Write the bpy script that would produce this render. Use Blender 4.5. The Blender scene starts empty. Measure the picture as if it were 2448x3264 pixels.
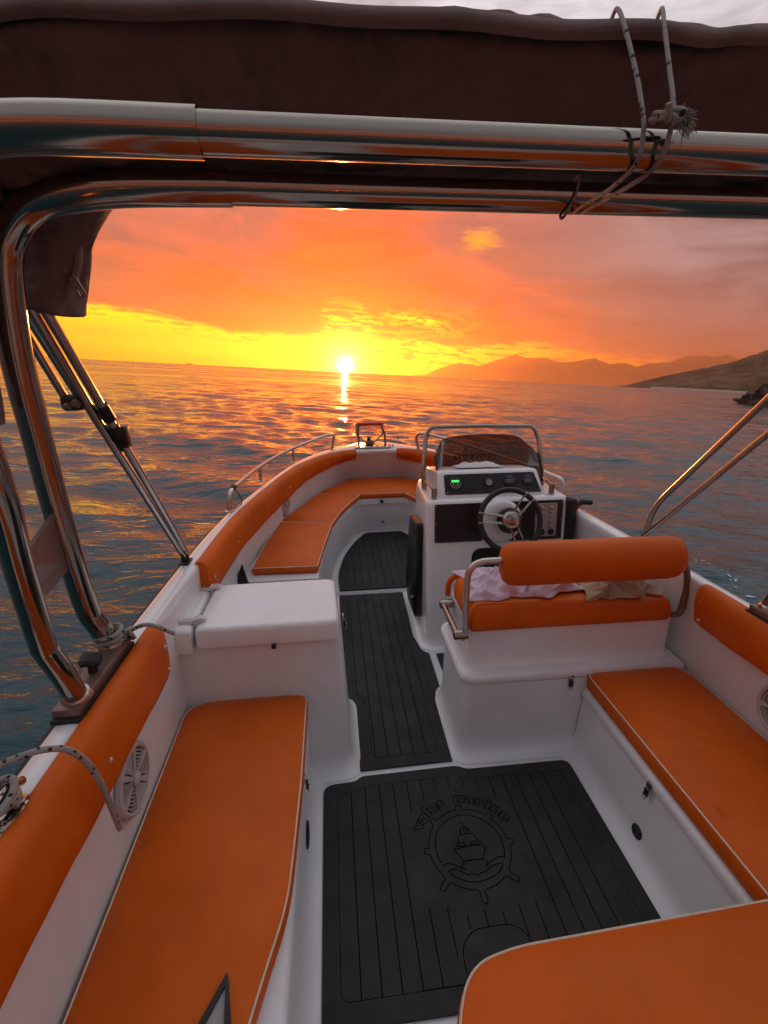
import bpy, bmesh, math, random
import numpy as np
from mathutils import Vector, Matrix, geometry, noise
R = math.radians
random.seed(7)
sc = bpy.context.scene
C = sc.collection

# ------------------------------------------------------------------ frames
# Everything on the boat is written in boat coordinates (x starboard, y bow, z up, origin on the
# cockpit sole); BM heels the boat a few degrees and sets it on the sea (world z = 0).
_n = Vector((0.06085, 0.028235, 0.997748)).normalized()
_y = (Vector((0, 1, 0)) - _n * _n.y).normalized()
_x = _y.cross(_n)
BM = Matrix((_x, _y, _n)).to_4x4()
BM.translation = Vector((0, 0, 0.17))

# ------------------------------------------------------------------ camera
def setup_camera():
    pi, ya, ro = 0.319682, 0.10878, -0.007914
    cp, sp, cy, sy = math.cos(pi), math.sin(pi), math.cos(ya), math.sin(ya)
    F = Vector((sy*cp, cy*cp, -sp)); Rt = Vector((cy, -sy, 0)); U = Rt.cross(F)
    c, s = math.cos(ro), math.sin(ro)
    R2 = c*Rt + s*U; U2 = -s*Rt + c*U
    m = Matrix((R2, U2, -F)).transposed().to_4x4()
    m.translation = Vector((-0.39509, 0, 1.55))
    cam = bpy.data.cameras.new('camera'); o = bpy.data.objects.new('camera', cam); C.objects.link(o)
    o.matrix_world = BM @ m
    cam.sensor_fit = 'HORIZONTAL'; cam.sensor_width = 36; cam.lens = 36*1500/2448
    cam.clip_start = 0.02; cam.clip_end = 60000
    sc.camera = o
setup_camera()

# ------------------------------------------------------------------ sky, sun, exposure
SUN_AZ, SUN_EL = 1.91, 0.78           # degrees east of the bow line / above the horizon
sun_dir = Vector((math.sin(R(SUN_AZ))*math.cos(R(SUN_EL)), math.cos(R(SUN_AZ))*math.cos(R(SUN_EL)), math.sin(R(SUN_EL))))

class NT:
    """small helper to write node trees as expressions"""
    def __init__(s, tree): s.t = tree
    def node(s, typ, **kw):
        n = s.t.nodes.new(typ)
        for k, v in kw.items(): setattr(n, k, v)
        return n
    def put(s, sock, v):
        if isinstance(v, bpy.types.NodeSocket): s.t.links.new(v, sock)
        elif v is not None:
            if hasattr(sock, 'default_value'):
                try: sock.default_value = v
                except Exception: sock.default_value = (*v, 1.0)
    def m(s, op, a, b=None, c=None, clamp=False):
        n = s.node('ShaderNodeMath', operation=op, use_clamp=clamp)
        s.put(n.inputs[0], a)
        if b is not None: s.put(n.inputs[1], b)
        if c is not None: s.put(n.inputs[2], c)
        return n.outputs[0]
    def smooth(s, v, a, b):
        n = s.node('ShaderNodeMapRange', interpolation_type='SMOOTHSTEP')
        s.put(n.inputs['Value'], v); s.put(n.inputs['From Min'], a); s.put(n.inputs['From Max'], b)
        return n.outputs['Result']
    def mix(s, f, a, b, blend='MIX'):
        n = s.node('ShaderNodeMix', data_type='RGBA', blend_type=blend)
        s.put(n.inputs[0], f); s.put(n.inputs[6], a); s.put(n.inputs[7], b)
        return n.outputs[2]
    def ramp(s, f, stops, interp='EASE'):
        n = s.node('ShaderNodeValToRGB'); n.color_ramp.interpolation = interp
        el = n.color_ramp.elements
        while len(el) < len(stops): el.new(0.5)
        for e, (p, c) in zip(el, stops): e.position = p; e.color = (*c, 1)
        s.put(n.inputs[0], f)
        return n.outputs[0]
    def xyz(s, x, y, z):
        n = s.node('ShaderNodeCombineXYZ')
        for i, v in enumerate((x, y, z)): s.put(n.inputs[i], v)
        return n.outputs[0]
    def noise(s, vec, scale, detail=4, rough=0.5, dist=0.0):
        n = s.node('ShaderNodeTexNoise')
        s.put(n.inputs['Vector'], vec); n.inputs['Scale'].default_value = scale
        n.inputs['Detail'].default_value = detail; n.inputs['Roughness'].default_value = rough
        n.inputs['Distortion'].default_value = dist
        return n.outputs[0]
    def curve(s, v, pts):
        n = s.node('ShaderNodeFloatCurve'); cv = n.mapping.curves[0]
        for i, (a, b) in enumerate(pts):
            if i < 2: cv.points[i].location = (a, b)
            else: cv.points.new(a, b)
        n.mapping.update(); s.put(n.inputs['Value'], v)
        return n.outputs[0]

def setup_world():
    w = bpy.data.worlds.new('World'); sc.world = w; w.use_nodes = True
    t = w.node_tree; t.nodes.clear(); g = NT(t)
    tc = g.node('ShaderNodeTexCoord').outputs['Generated']
    sp = g.node('ShaderNodeSeparateXYZ'); g.put(sp.inputs[0], tc)
    X, Y, Z = sp.outputs
    deg = 180/math.pi
    el = g.m('MULTIPLY', g.m('ARCSINE', Z), deg)
    az = g.m('MULTIPLY', g.m('ARCTAN2', X, Y), deg)
    dot = g.node('ShaderNodeVectorMath', operation='DOT_PRODUCT'); g.put(dot.inputs[0], tc); dot.inputs[1].default_value = sun_dir
    th = g.m('MULTIPLY', g.m('ARCCOSINE', g.m('MINIMUM', dot.outputs['Value'], 0.9999999)), deg)
    # cloud coordinates: a flat deck seen at a low angle, stretched sideways
    v1 = g.xyz(g.m('MULTIPLY', az, 0.06), g.m('MULTIPLY', el, 0.20), 3.1)
    v2 = g.xyz(g.m('MULTIPLY', az, 0.11), g.m('ADD', g.m('MULTIPLY', el, 0.62), g.m('MULTIPLY', az, 0.022)), 8.0)
    n1 = g.noise(v1, 1.0, 5, 0.55, 0.6)
    n2 = g.noise(v2, 1.35, 6, 0.6, 0.5)
    n3 = g.noise(v2, 4.5, 4, 0.6, 0.3)
    n4 = g.noise(g.xyz(g.m('MULTIPLY', az, 0.050), g.m('ADD', g.m('MULTIPLY', el, 0.17), g.m('MULTIPLY', az, -0.012)), 21.3), 1.0, 7, 0.62, 0.9)
    nhi = g.noise(tc, 3.2, 5, 0.55, 0.4)
    # --- the clear strip under the cloud deck: upper edge (degrees) over azimuth
    a01 = g.m('MULTIPLY_ADD', az, 1/120.0, 0.5, clamp=True)
    P = lambda a, e: ((a+60)/120.0, e/10.0)
    U = g.m('MULTIPLY', g.curve(a01, [P(-60, 5.2), P(60, 1.2), P(-27, 5.6), P(-18, 4.8), P(-9, 3.7), P(-2.5, 3.7), P(-0.8, 3.9), P(3, 4.2), P(9, 3.8), P(16, 3.8), P(20, 3.9), P(27, 3.7), P(35, 2.8), P(42, 1.4)]), 10.0)
    left = g.smooth(az, 3.0, -4.0)
    amp = g.m('MULTIPLY_ADD', left, -1.2, 3.4)
    edge = g.m('ADD', U, g.m('MULTIPLY', g.m('SUBTRACT', n2, 0.53), amp))
    d = g.m('SUBTRACT', edge, el)
    clear = g.smooth(d, -0.35, 0.45)
    # torn gaps in the deck above and right of the sun
    gz = g.m('MULTIPLY', g.m('MULTIPLY', g.smooth(az, -1.3, -0.3), g.smooth(az, 21.0, 9.0)), g.smooth(el, 8.3, 5.6))
    gaps = g.m('MULTIPLY', g.smooth(g.m('MULTIPLY_ADD', n3, 0.75, g.m('MULTIPLY', n2, 0.25)), 0.475, 0.575), gz)
    clear = g.m('MAXIMUM', clear, g.m('MULTIPLY', gaps, 0.9))
    # broken cloud bars inside the strip right of the sun
    bars = g.smooth(n3, 0.50, 0.585)
    barzone = g.m('MULTIPLY', g.m('MAXIMUM', g.smooth(az, 1.5, 6.0), g.m('MULTIPLY', g.smooth(d, 1.7, 0.3), 0.75)), g.smooth(el, 0.5, 1.8))
    clear = g.m('MULTIPLY', clear, g.m('SUBTRACT', 1.0, g.m('MULTIPLY', g.m('MULTIPLY', bars, barzone), 0.85)))
    # --- cloud deck colour: by angle from the sun, then greyer / paler with height
    th01 = g.m('MULTIPLY', th, 1/180.0, clamp=True)
    tn = g.m('ADD', th01, g.m('MULTIPLY', g.m('SUBTRACT', n1, 0.5), 0.12))
    cloud = g.ramp(tn, [(0.0, (1.30, 0.17, 0.002)), (0.035, (1.25, 0.115, 0.002)), (0.075, (1.0, 0.098, 0.012)), (0.115, (0.74, 0.155, 0.080)),
                        (0.16, (0.48, 0.18, 0.135)), (0.21, (0.33, 0.155, 0.145)), (0.30, (0.30, 0.20, 0.21)), (0.48, (0.20, 0.165, 0.185)), (0.75, (0.13, 0.125, 0.15)), (1.0, (0.10, 0.105, 0.13))])
    high = g.ramp(th01, [(0.0, (0.62, 0.58, 0.63)), (0.20, (0.72, 0.71, 0.77)), (0.38, (0.84, 0.88, 0.95)), (0.60, (0.38, 0.42, 0.49)), (1.0, (0.12, 0.14, 0.19))])
    high = g.mix(g.m('MULTIPLY', g.smooth(nhi, 0.42, 0.66), 0.35), high, (0.34, 0.30, 0.36))
    cloud = g.mix(g.smooth(el, 15.5, 29.0), cloud, high)
    shade = g.m('MULTIPLY_ADD', g.m('SUBTRACT', n2, 0.5), 1.25, 1.0)
    cloud = g.mix(1.0, cloud, g.xyz(shade, shade, shade), 'MULTIPLY')
    lowel = g.smooth(el, 25.0, 15.5)
    upg = g.m('MULTIPLY', g.m('MULTIPLY', g.smooth(el, 8.5, 17.0), lowel), g.m('MULTIPLY_ADD', g.smooth(g.m('ABSOLUTE', g.m('SUBTRACT', az, 3.0)), 4.0, 15.0), 0.55, 0.15))
    cloud = g.mix(upg, cloud, (0.52, 0.24, 0.22))
    offsun = g.smooth(g.m('ABSOLUTE', g.m('SUBTRACT', az, 2.0)), 3.0, 13.0)
    mauve = g.m('MULTIPLY', g.m('MULTIPLY', g.smooth(n4, 0.44, 0.62), g.smooth(el, 4.5, 10.0)), g.m('MULTIPLY', g.m('MULTIPLY_ADD', offsun, 0.72, 0.25), lowel))
    cloud = g.mix(mauve, cloud, (0.32, 0.135, 0.135))
    lite = g.m('MULTIPLY', g.smooth(n4, 0.48, 0.32), g.m('MULTIPLY', lowel, 0.42))
    cloud = g.mix(lite, cloud, (1.15, 0.24, 0.075))
    cloud = g.mix(g.m('MULTIPLY', g.smooth(n1, 0.50, 0.68), g.m('MULTIPLY', lowel, 0.4)), cloud, (0.42, 0.15, 0.10))
    cloud = g.mix(g.m('MULTIPLY', g.smooth(az, 18.0, 40.0), g.m('MULTIPLY', g.m('MULTIPLY', g.smooth(el, 3.0, 12.0), lowel), 0.9)), cloud, g.mix(g.smooth(n1, 0.35, 0.65), (0.15, 0.11, 0.125), (0.42, 0.33, 0.35)))
    # small lit gap high on the right of the sun
    gx = g.m('SUBTRACT', az, 16.2); gy = g.m('SUBTRACT', el, 14.0)
    gd = g.m('SQRT', g.m('ADD', g.m('POWER', g.m('MULTIPLY', gx, 0.55), 2.0), g.m('POWER', gy, 2.0)))
    gap = g.m('MULTIPLY', g.smooth(g.m('ADD', gd, g.m('MULTIPLY', g.m('SUBTRACT', n3, 0.5), 2.2)), 1.5, -0.2), 0.9)
    cloud = g.mix(gap, cloud, (1.3, 0.55, 0.01))
    # --- strip colour
    strip = g.ramp(g.m('MULTIPLY', th, 1/60.0, clamp=True), [(0.0, (3.7, 2.9, 0.08)), (0.10, (3.4, 2.6, 0.0)), (0.3, (3.0, 2.2, 0.0)), (0.48, (2.7, 1.9, 0.0)), (0.75, (1.3, 0.6, 0.03)), (1.0, (0.6, 0.28, 0.12))])
    rightdim = g.smooth(az, 13.0, 32.0)
    strip = g.mix(rightdim, strip, (1.6, 0.55, 0.01))
    low = g.m('MULTIPLY', g.smooth(el, 1.9, 0.1), g.smooth(th, 2.0, 9.0))
    strip = g.mix(low, strip, (1.0, 0.62, 0.42), 'MULTIPLY')
    sky = g.mix(clear, cloud, strip)
    # --- aureole and disc of the setting sun
    aur = g.m('POWER', 2.718, g.m('MULTIPLY', th, -0.95))
    sky = g.mix(1.0, sky, g.mix(aur, (0, 0, 0), (16.0, 12.5, 5.0)), 'ADD')
    aur2 = g.m('POWER', 2.718, g.m('MULTIPLY', th, -0.12))
    sky = g.mix(1.0, sky, g.mix(aur2, (0, 0, 0), (0.22, 0.035, 0.0)), 'ADD')
    disc = g.smooth(th, 1.35, 0.2)
    sky = g.mix(1.0, sky, g.mix(disc, (0, 0, 0), (14, 11, 6)), 'ADD')
    # --- clear-air contribution of the atmosphere itself
    ns = g.node('ShaderNodeTexSky', sky_type='NISHITA'); ns.sun_disc = False
    ns.sun_elevation = R(SUN_EL); ns.sun_rotation = R(SUN_AZ); ns.dust_density = 2.0
    nsc = g.mix(1.0, ns.outputs[0], (0.003, 0.003, 0.003), 'MULTIPLY')
    sky = g.mix(1.0, sky, nsc, 'ADD')
    bg = g.node('ShaderNodeBackground'); g.put(bg.inputs[0], sky); bg.inputs[1].default_value = 1.0
    out = g.node('ShaderNodeOutputWorld'); t.links.new(bg.outputs[0], out.inputs[0])
    w.cycles.sampling_method = 'MANUAL'; w.cycles.sample_map_resolution = 2048
setup_world()

sl = bpy.data.lights.new('sun', 'SUN'); sl.energy = 4.4; sl.angle = R(0.53); sl.color = (1.0, 0.31, 0.07)
so = bpy.data.objects.new('sun', sl); C.objects.link(so); so.rotation_euler = (-sun_dir).to_track_quat('-Z', 'Y').to_euler()
so.location = (0, 30, 20)

vs = sc.view_settings
vs.view_transform = 'Standard'; vs.look = 'None'; vs.exposure = 0.0; vs.gamma = 1.0; vs.use_curve_mapping = False
cy = sc.cycles
cy.use_denoising = True; cy.use_adaptive_sampling = True; cy.adaptive_threshold = 0.025; cy.max_bounces = 7; cy.diffuse_bounces = 3; cy.glossy_bounces = 4; cy.transmission_bounces = 6
cy.transparent_max_bounces = 8; cy.volume_bounces = 0; cy.sample_clamp_indirect = 6.0; cy.caustics_reflective = False; cy.caustics_refractive = False

# ------------------------------------------------------------------ materials
def material(name, base, rough=0.5, metal=0.0, var=0.0, vscale=6.0, bump=0.0, bscale=60.0, bdetail=3, coat=0.0, spec=0.5, sheen=0.0,
             bump2=0.0, b2scale=8.0, rvar=0.0, emit=None, estr=0.0, dark=None, alpha=None):
    m = bpy.data.materials.new(name); m.use_nodes = True
    t = m.node_tree; g = NT(t); b = t.nodes['Principled BSDF']
    tc = g.node('ShaderNodeTexCoord').outputs['Object']
    col = (*base, 1)
    if var:
        n = g.noise(tc, vscale, 5, 0.6)
        lo = tuple(c*(1-var) for c in base) if dark is None else dark
        col = g.mix(g.smooth(n, 0.30, 0.70), lo, tuple(min(1, c*(1+var*0.6)) for c in base))
    g.put(b.inputs['Base Color'], col)
    b.inputs['Roughness'].default_value = rough
    if rvar: g.put(b.inputs['Roughness'], g.m('MULTIPLY_ADD', g.noise(tc, vscale*1.7, 5, 0.6), rvar, rough-rvar*0.5))
    b.inputs['Metallic'].default_value = metal
    b.inputs['Coat Weight'].default_value = coat
    b.inputs['Coat Roughness'].default_value = 0.08
    b.inputs['Specular IOR Level'].default_value = spec
    if sheen: b.inputs['Sheen Weight'].default_value = sheen
    nrm = None
    if bump2:
        k = g.node('ShaderNodeBump'); k.inputs['Strength'].default_value = 1.0; k.inputs['Distance'].default_value = bump2
        g.put(k.inputs['Height'], g.noise(tc, b2scale, 3, 0.5)); nrm = k.outputs[0]
    if bump:
        k = g.node('ShaderNodeBump'); k.inputs['Strength'].default_value = 1.0; k.inputs['Distance'].default_value = bump
        g.put(k.inputs['Height'], g.noise(tc, bscale, bdetail, 0.6))
        if nrm: g.put(k.inputs['Normal'], nrm)
        nrm = k.outputs[0]
    if nrm: t.links.new(nrm, b.inputs['Normal'])
    if emit: b.inputs['Emission Color'].default_value = (*emit, 1); b.inputs['Emission Strength'].default_value = estr
    return m

M = {}
M['gel'] = material('gelcoat', (0.80, 0.80, 0.80), 0.20, var=0.03, vscale=9.0, bump2=0.0015, b2scale=5.0, bump=0.00008, bscale=350, rvar=0.14, coat=0.5)
M['gelgrip'] = material('gelcoat_grip', (0.76, 0.765, 0.77), 0.36, var=0.04, vscale=7.0, bump=0.0003, bscale=420, rvar=0.18, coat=0.15)
M['orange'] = material('orange_vinyl', (0.64, 0.112, 0.004), 0.46, var=0.13, vscale=3.2, bump=0.0005, bscale=420, bump2=0.007, b2scale=7.0, rvar=0.12, spec=0.22)
M['piping'] = material('cream_piping', (0.70, 0.58, 0.45), 0.55, var=0.1, vscale=30)
M['eva'] = material('black_foam', (0.025, 0.0245, 0.0245), 0.68, var=0.38, vscale=8.0, bump=0.0006, bscale=500, spec=0.38, rvar=0.20)
M['groove'] = material('foam_groove', (0.0035, 0.003, 0.003), 0.9, spec=0.1)
M['steel'] = material('stainless_steel', (0.36, 0.31, 0.265), 0.12, metal=1.0, rvar=0.08, vscale=18)
M['steel2'] = material('brushed_steel', (0.55, 0.50, 0.46), 0.24, metal=1.0, rvar=0.12, vscale=40)
M['canvas'] = material('brown_canvas', (0.21, 0.145, 0.135), 0.82, var=0.16, vscale=5.0, bump=0.0006, bscale=900, bump2=0.10, b2scale=7.5, spec=0.25)
M['hem'] = material('canvas_hem', (0.28, 0.22, 0.205), 0.8, var=0.2, vscale=8.0, bump=0.0005, bscale=900, spec=0.25)
M['black'] = material('black_plastic', (0.010, 0.009, 0.009), 0.34, var=0.2, vscale=9, bump=0.0002, bscale=600, rvar=0.1)
M['rubber'] = material('black_rubber', (0.014, 0.013, 0.013), 0.6, var=0.2, vscale=9, bump=0.0003, bscale=500)
M['leather'] = material('wheel_grip', (0.012, 0.010, 0.010), 0.5, bump=0.0004, bscale=450)
M['panel'] = material('dash_panel_black', (0.012, 0.009, 0.010), 0.30, var=0.15, vscale=8, rvar=0.12)
M['grey'] = material('grey_plastic', (0.34, 0.33, 0.33), 0.45, var=0.08, vscale=12)
M['alu'] = material('switch_plate', (0.42, 0.36, 0.34), 0.36, metal=0.6, rvar=0.12, vscale=30)
M['snap'] = material('snap_metal', (0.72, 0.66, 0.60), 0.25, metal=0.7)
M['spk'] = material('speaker_plastic', (0.46, 0.44, 0.44), 0.45, var=0.08, vscale=14)
M['spkdark'] = material('speaker_cone', (0.10, 0.095, 0.095), 0.6)
M['lcd'] = material('green_display', (0.02, 0.2, 0.05), 0.3, emit=(0.06, 0.85, 0.16), estr=1.1)
M['screen'] = material('grey_display', (0.10, 0.11, 0.12), 0.22)
M['red'] = material('red_cover', (0.55, 0.045, 0.012), 0.5, var=0.1, vscale=20, bump=0.0005, bscale=200)
M['pink'] = material('pink_cloth', (0.66, 0.50, 0.60), 0.85, var=0.08, vscale=9, bump=0.0008, bscale=420, sheen=0.2)
M['paper'] = material('white_cloth', (0.72, 0.68, 0.68), 0.8, var=0.06, vscale=9, bump=0.0006, bscale=300)
M['dark'] = material('painted_recess_shade', (0.012, 0.010, 0.010), 0.7)  # near-black colour put in for the shade inside openings
M['ink'] = material('dark_lettering', (0.018, 0.008, 0.007), 0.5)
M['bracket'] = material('dull_bracket', (0.20, 0.13, 0.11), 0.38, metal=0.4, rvar=0.1, vscale=10)

def rope_mat():
    m = material('flecked_rope', (0.40, 0.36, 0.34), 0.85, bump=0.0012, bscale=260)
    g = NT(m.node_tree); b = m.node_tree.nodes['Principled BSDF']
    tc = g.node('ShaderNodeTexCoord').outputs['Object']
    v = g.node('ShaderNodeTexVoronoi'); g.put(v.inputs['Vector'], tc); v.inputs['Scale'].default_value = 70
    f = g.smooth(v.outputs['Distance'], 0.30, 0.22)
    base = g.mix(g.noise(tc, 160, 3), (0.22, 0.21, 0.19), (0.40, 0.38, 0.35))
    g.put(b.inputs['Base Color'], g.mix(f, base, (0.02, 0.015, 0.02)))
    return m
M['rope'] = rope_mat()

def thin_mat(name, tint, gloss=0.10, rough=0.05, haze=None, hz=0.0):
    """tinted thin sheet: looks through, with a surface reflection"""
    m = bpy.data.materials.new(name); m.use_nodes = True; t = m.node_tree; t.nodes.clear(); g = NT(t)
    tr = g.node('ShaderNodeBsdfTransparent'); tr.inputs[0].default_value = (*tint, 1)
    gl = g.node('ShaderNodeBsdfGlossy'); gl.inputs['Roughness'].default_value = rough
    lw = g.node('ShaderNodeFresnel'); lw.inputs[0].default_value = 1.45
    mx = g.node('ShaderNodeMixShader'); t.links.new(g.m('MULTIPLY', lw.outputs[0], gloss*10, clamp=True), mx.inputs[0])
    t.links.new(tr.outputs[0], mx.inputs[1]); t.links.new(gl.outputs[0], mx.inputs[2])
    last = mx.outputs[0]
    if haze:
        df = g.node('ShaderNodeBsdfDiffuse'); df.inputs[0].default_value = (*haze, 1)
        m2 = g.node('ShaderNodeMixShader')
        tc = g.node('ShaderNodeTexCoord').outputs['Object']
        t.links.new(g.m('MULTIPLY_ADD', g.noise(tc, 14, 5, 0.65), hz, hz*0.5), m2.inputs[0])
        t.links.new(last, m2.inputs[1]); t.links.new(df.outputs[0], m2.inputs[2]); last = m2.outputs[0]
    out = g.node('ShaderNodeOutputMaterial'); t.links.new(last, out.inputs[0])
    return m
M['glass'] = thin_mat('smoked_acrylic', (0.52, 0.40, 0.33), 0.09, 0.04, (0.12, 0.08, 0.07), 0.24)
M['bag'] = thin_mat('thin_plastic_film', (0.86, 0.76, 0.64), 0.08, 0.22, (0.50, 0.36, 0.25), 0.85)

# ------------------------------------------------------------------ mesh helpers
BOAT = []
ROOTLOC = {}
def O(name, verts, faces, mat, parent=None, smooth=True, angle=38, world=False):
    me = bpy.data.meshes.new(name)
    me.from_pydata([tuple(v) for v in verts], [], [tuple(f) for f in faces]); me.update()
    if smooth:
        me.polygons.foreach_set('use_smooth', [True]*len(me.polygons))
        me.set_sharp_from_angle(angle=R(angle))
    me.materials.append(M[mat] if isinstance(mat, str) else mat)
    return OM(name, me, parent, world)
def OM(name, me, parent=None, world=False, mtx=None):
    o = bpy.data.objects.new(name, me); C.objects.link(o)
    if mtx is not None: o.matrix_basis = mtx
    if parent is not None:
        o.parent = parent
        if parent.name in ROOTLOC: o.matrix_basis = Matrix.Translation(-ROOTLOC[parent.name]) @ o.matrix_basis
    elif not world: BOAT.append(o)
    return o
def thing(name, label, cat, loc=(0, 0, 0), group=None, world=False):
    o = bpy.data.objects.new(name, None); C.objects.link(o); o.empty_display_size = 0.1
    o.location = loc; o['label'] = label; o['category'] = cat
    if group: o['group'] = group
    ROOTLOC[o.name] = Vector(loc)
    if not world: BOAT.append(o)
    return o
def tag(o, label, cat, group=None, kind=None):
    o['label'] = label; o['category'] = cat
    if group: o['group'] = group
    if kind: o['kind'] = kind
    return o

class MB:
    def __init__(s): s.v = []; s.f = []
    def add(s, v, f):
        k = len(s.v); s.v += [Vector(p) for p in v]; s.f += [tuple(i+k for i in q) for q in f]; return s
    def obj(s, name, mat, parent=None, **kw): return O(name, s.v, s.f, mat, parent, **kw)
    def xf(s, m): s.v = [m @ p for p in s.v]; return s

def catmull(pts, n=8, closed=False):
    P = [Vector(p) for p in pts]; out = []
    L = len(P); rng = range(L) if closed else range(L-1)
    for i in rng:
        if closed: a, b, c, d = P[i-1], P[i], P[(i+1) % L], P[(i+2) % L]
        else: a, b, c, d = P[max(i-1, 0)], P[i], P[i+1], P[min(i+2, L-1)]
        for k in range(n):
            t = k/n
            out.append(0.5*((2*b) + (c-a)*t + (2*a-5*b+4*c-d)*t*t + (3*b-a-3*c+d)*t*t*t))
    if not closed: out.append(P[-1].copy())
    return out
def fillet(pts, r, n=6):
    """round the corners of a 3D polyline (r: one radius or list)"""
    P = [Vector(p) for p in pts]; out = [P[0]]
    for i in range(1, len(P)-1):
        rr = r[i-1] if isinstance(r, (list, tuple)) else r
        a, b, c = P[i-1], P[i], P[i+1]
        u = (a-b); v = (c-b); l = min(rr, u.length*0.48, v.length*0.48)
        p0 = b+u.normalized()*l; p1 = b+v.normalized()*l
        for k in range(n+1):
            t = k/n; out.append((1-t)**2*p0+2*t*(1-t)*b+t*t*p1)
    out.append(P[-1]); return out
def rpoly(pts, seg=5):
    """2D closed polygon with rounded corners: points (x, y) or (x, y, r)"""
    out = []; n = len(pts)
    for i in range(n):
        b = Vector(pts[i][:2]); r = pts[i][2] if len(pts[i]) > 2 else 0
        if r <= 0: out.append(b); continue
        a = Vector(pts[i-1][:2]); c = Vector(pts[(i+1) % n][:2])
        u = a-b; v = c-b; l = min(r, u.length*0.49, v.length*0.49)
        p0 = b+u.normalized()*l; p1 = b+v.normalized()*l
        for k in range(seg+1):
            t = k/seg; out.append((1-t)**2*p0+2*t*(1-t)*b+t*t*p1)
    return out
def ccw(p):
    a = sum(p[i-1].x*p[i].y-p[i].x*p[i-1].y for i in range(len(p)))
    return p if a > 0 else p[::-1]
def offset(poly, d):
    out = []; n = len(poly)
    for i in range(n):
        a, b, c = poly[i-1], poly[i], poly[(i+1) % n]
        e0 = (b-a); e1 = (c-b)
        if e0.length < 1e-7: e0 = e1
        if e1.length < 1e-7: e1 = e0
        e0 = e0.normalized(); e1 = e1.normalized()
        n0 = Vector((e0.y, -e0.x)); n1 = Vector((e1.y, -e1.x)); m = n0+n1
        if m.length < 1e-6: m = n0
        m = m.normalized(); k = 1/max(0.45, m.dot(n0))
        out.append(b+m*d*k)
    return out
def moulding(poly, prof, cap_top=True, cap_bot=False, fn=None):
    """rings of the outline offset outward by d at height z, for (d, z) in prof"""
    poly = ccw([Vector(p[:2]) for p in poly]); mb = MB(); n = len(poly); V = []; F = []
    for d, z in prof: V += [Vector((p.x, p.y, z)) for p in offset(poly, d)]
    for k in range(len(prof)-1):
        for i in range(n):
            j = (i+1) % n
            F.append((k*n+i, k*n+j, (k+1)*n+j, (k+1)*n+i))
    if cap_top:
        tri = geometry.tessellate_polygon([[V[(len(prof)-1)*n+i] for i in range(n)]]); o = (len(prof)-1)*n
        for t in tri:
            a, b, c = (V[o+i] for i in t)
            F.append(tuple(o+i for i in (t if (b-a).cross(c-a).z > 0 else t[::-1])))
    if cap_bot:
        F.append(tuple(range(n))[::-1])
    if fn: V = [Vector(fn(v)) for v in V]
    return mb.add(V, F)
def cushion_prof(z0, z1, r=0.014, crown=0.010):
    return [(-r, z0), (-r*0.3, z0+r*0.3), (0, z0+r), (0.003, (z0+z1)/2), (0, z1-r), (-r*0.3, z1-r*0.3), (-r*.8, z1-r*.05)]
def inside(p, poly):
    c = False; n = len(poly)
    for i in range(n):
        a, b = poly[i-1], poly[i]
        if (a.y > p[1]) != (b.y > p[1]) and p[0] < (b.x-a.x)*(p[1]-a.y)/(b.y-a.y)+a.x: c = not c
    return c
def crown_top(ring, crown, step=.03, seed=0.0, fall=.035):
    """domed cushion top filling a closed ring, with soft dents"""
    P = np.array([(p.x, p.y) for p in ring]); Q = np.roll(P, -1, 0); z1 = ring[0].z
    xs_ = np.arange(P[:, 0].min(), P[:, 0].max(), step); ys_ = np.arange(P[:, 1].min(), P[:, 1].max(), step)
    pts = [Vector(p) for p in P]; D = [0.0]*len(pts)
    for a in xs_:
        for b in ys_:
            p = np.array((a+random.uniform(-.2, .2)*step, b+random.uniform(-.2, .2)*step))
            if not inside(p, ring): continue
            e = Q-P; t = np.clip(((p-P)*e).sum(1)/np.maximum((e*e).sum(1), 1e-12), 0, 1)
            d = float(np.sqrt((((P+e*t[:, None])-p)**2).sum(1).min()))
            if d < step*.35: continue
            pts.append(Vector(p)); D.append(d)
    n = len(P); r_ = geometry.delaunay_2d_cdt(pts, [(i, (i+1) % n) for i in range(n)], [], 1, 1e-6)
    V = []
    for v, src in zip(r_[0], r_[3]):
        d = D[src[0]] if src else 0
        w = noise.noise(Vector((v.x*4.5, v.y*4.5, seed)))*.45+noise.noise(Vector((v.x*11, v.y*11, seed+5)))*.20
        V.append(Vector((v.x, v.y, z1+crown*(1-math.exp(-d/fall))*(1+w))))
    F = [tuple(f) if (V[f[1]]-V[f[0]]).cross(V[f[2]]-V[f[0]]).z > 0 else tuple(f)[::-1] for f in r_[2]]
    return V, F
def rect(x0, x1, y0, y1, r=0.0, seg=5):
    return rpoly([(x0, y0, r), (x1, y0, r), (x1, y1, r), (x0, y1, r)], seg)
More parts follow.
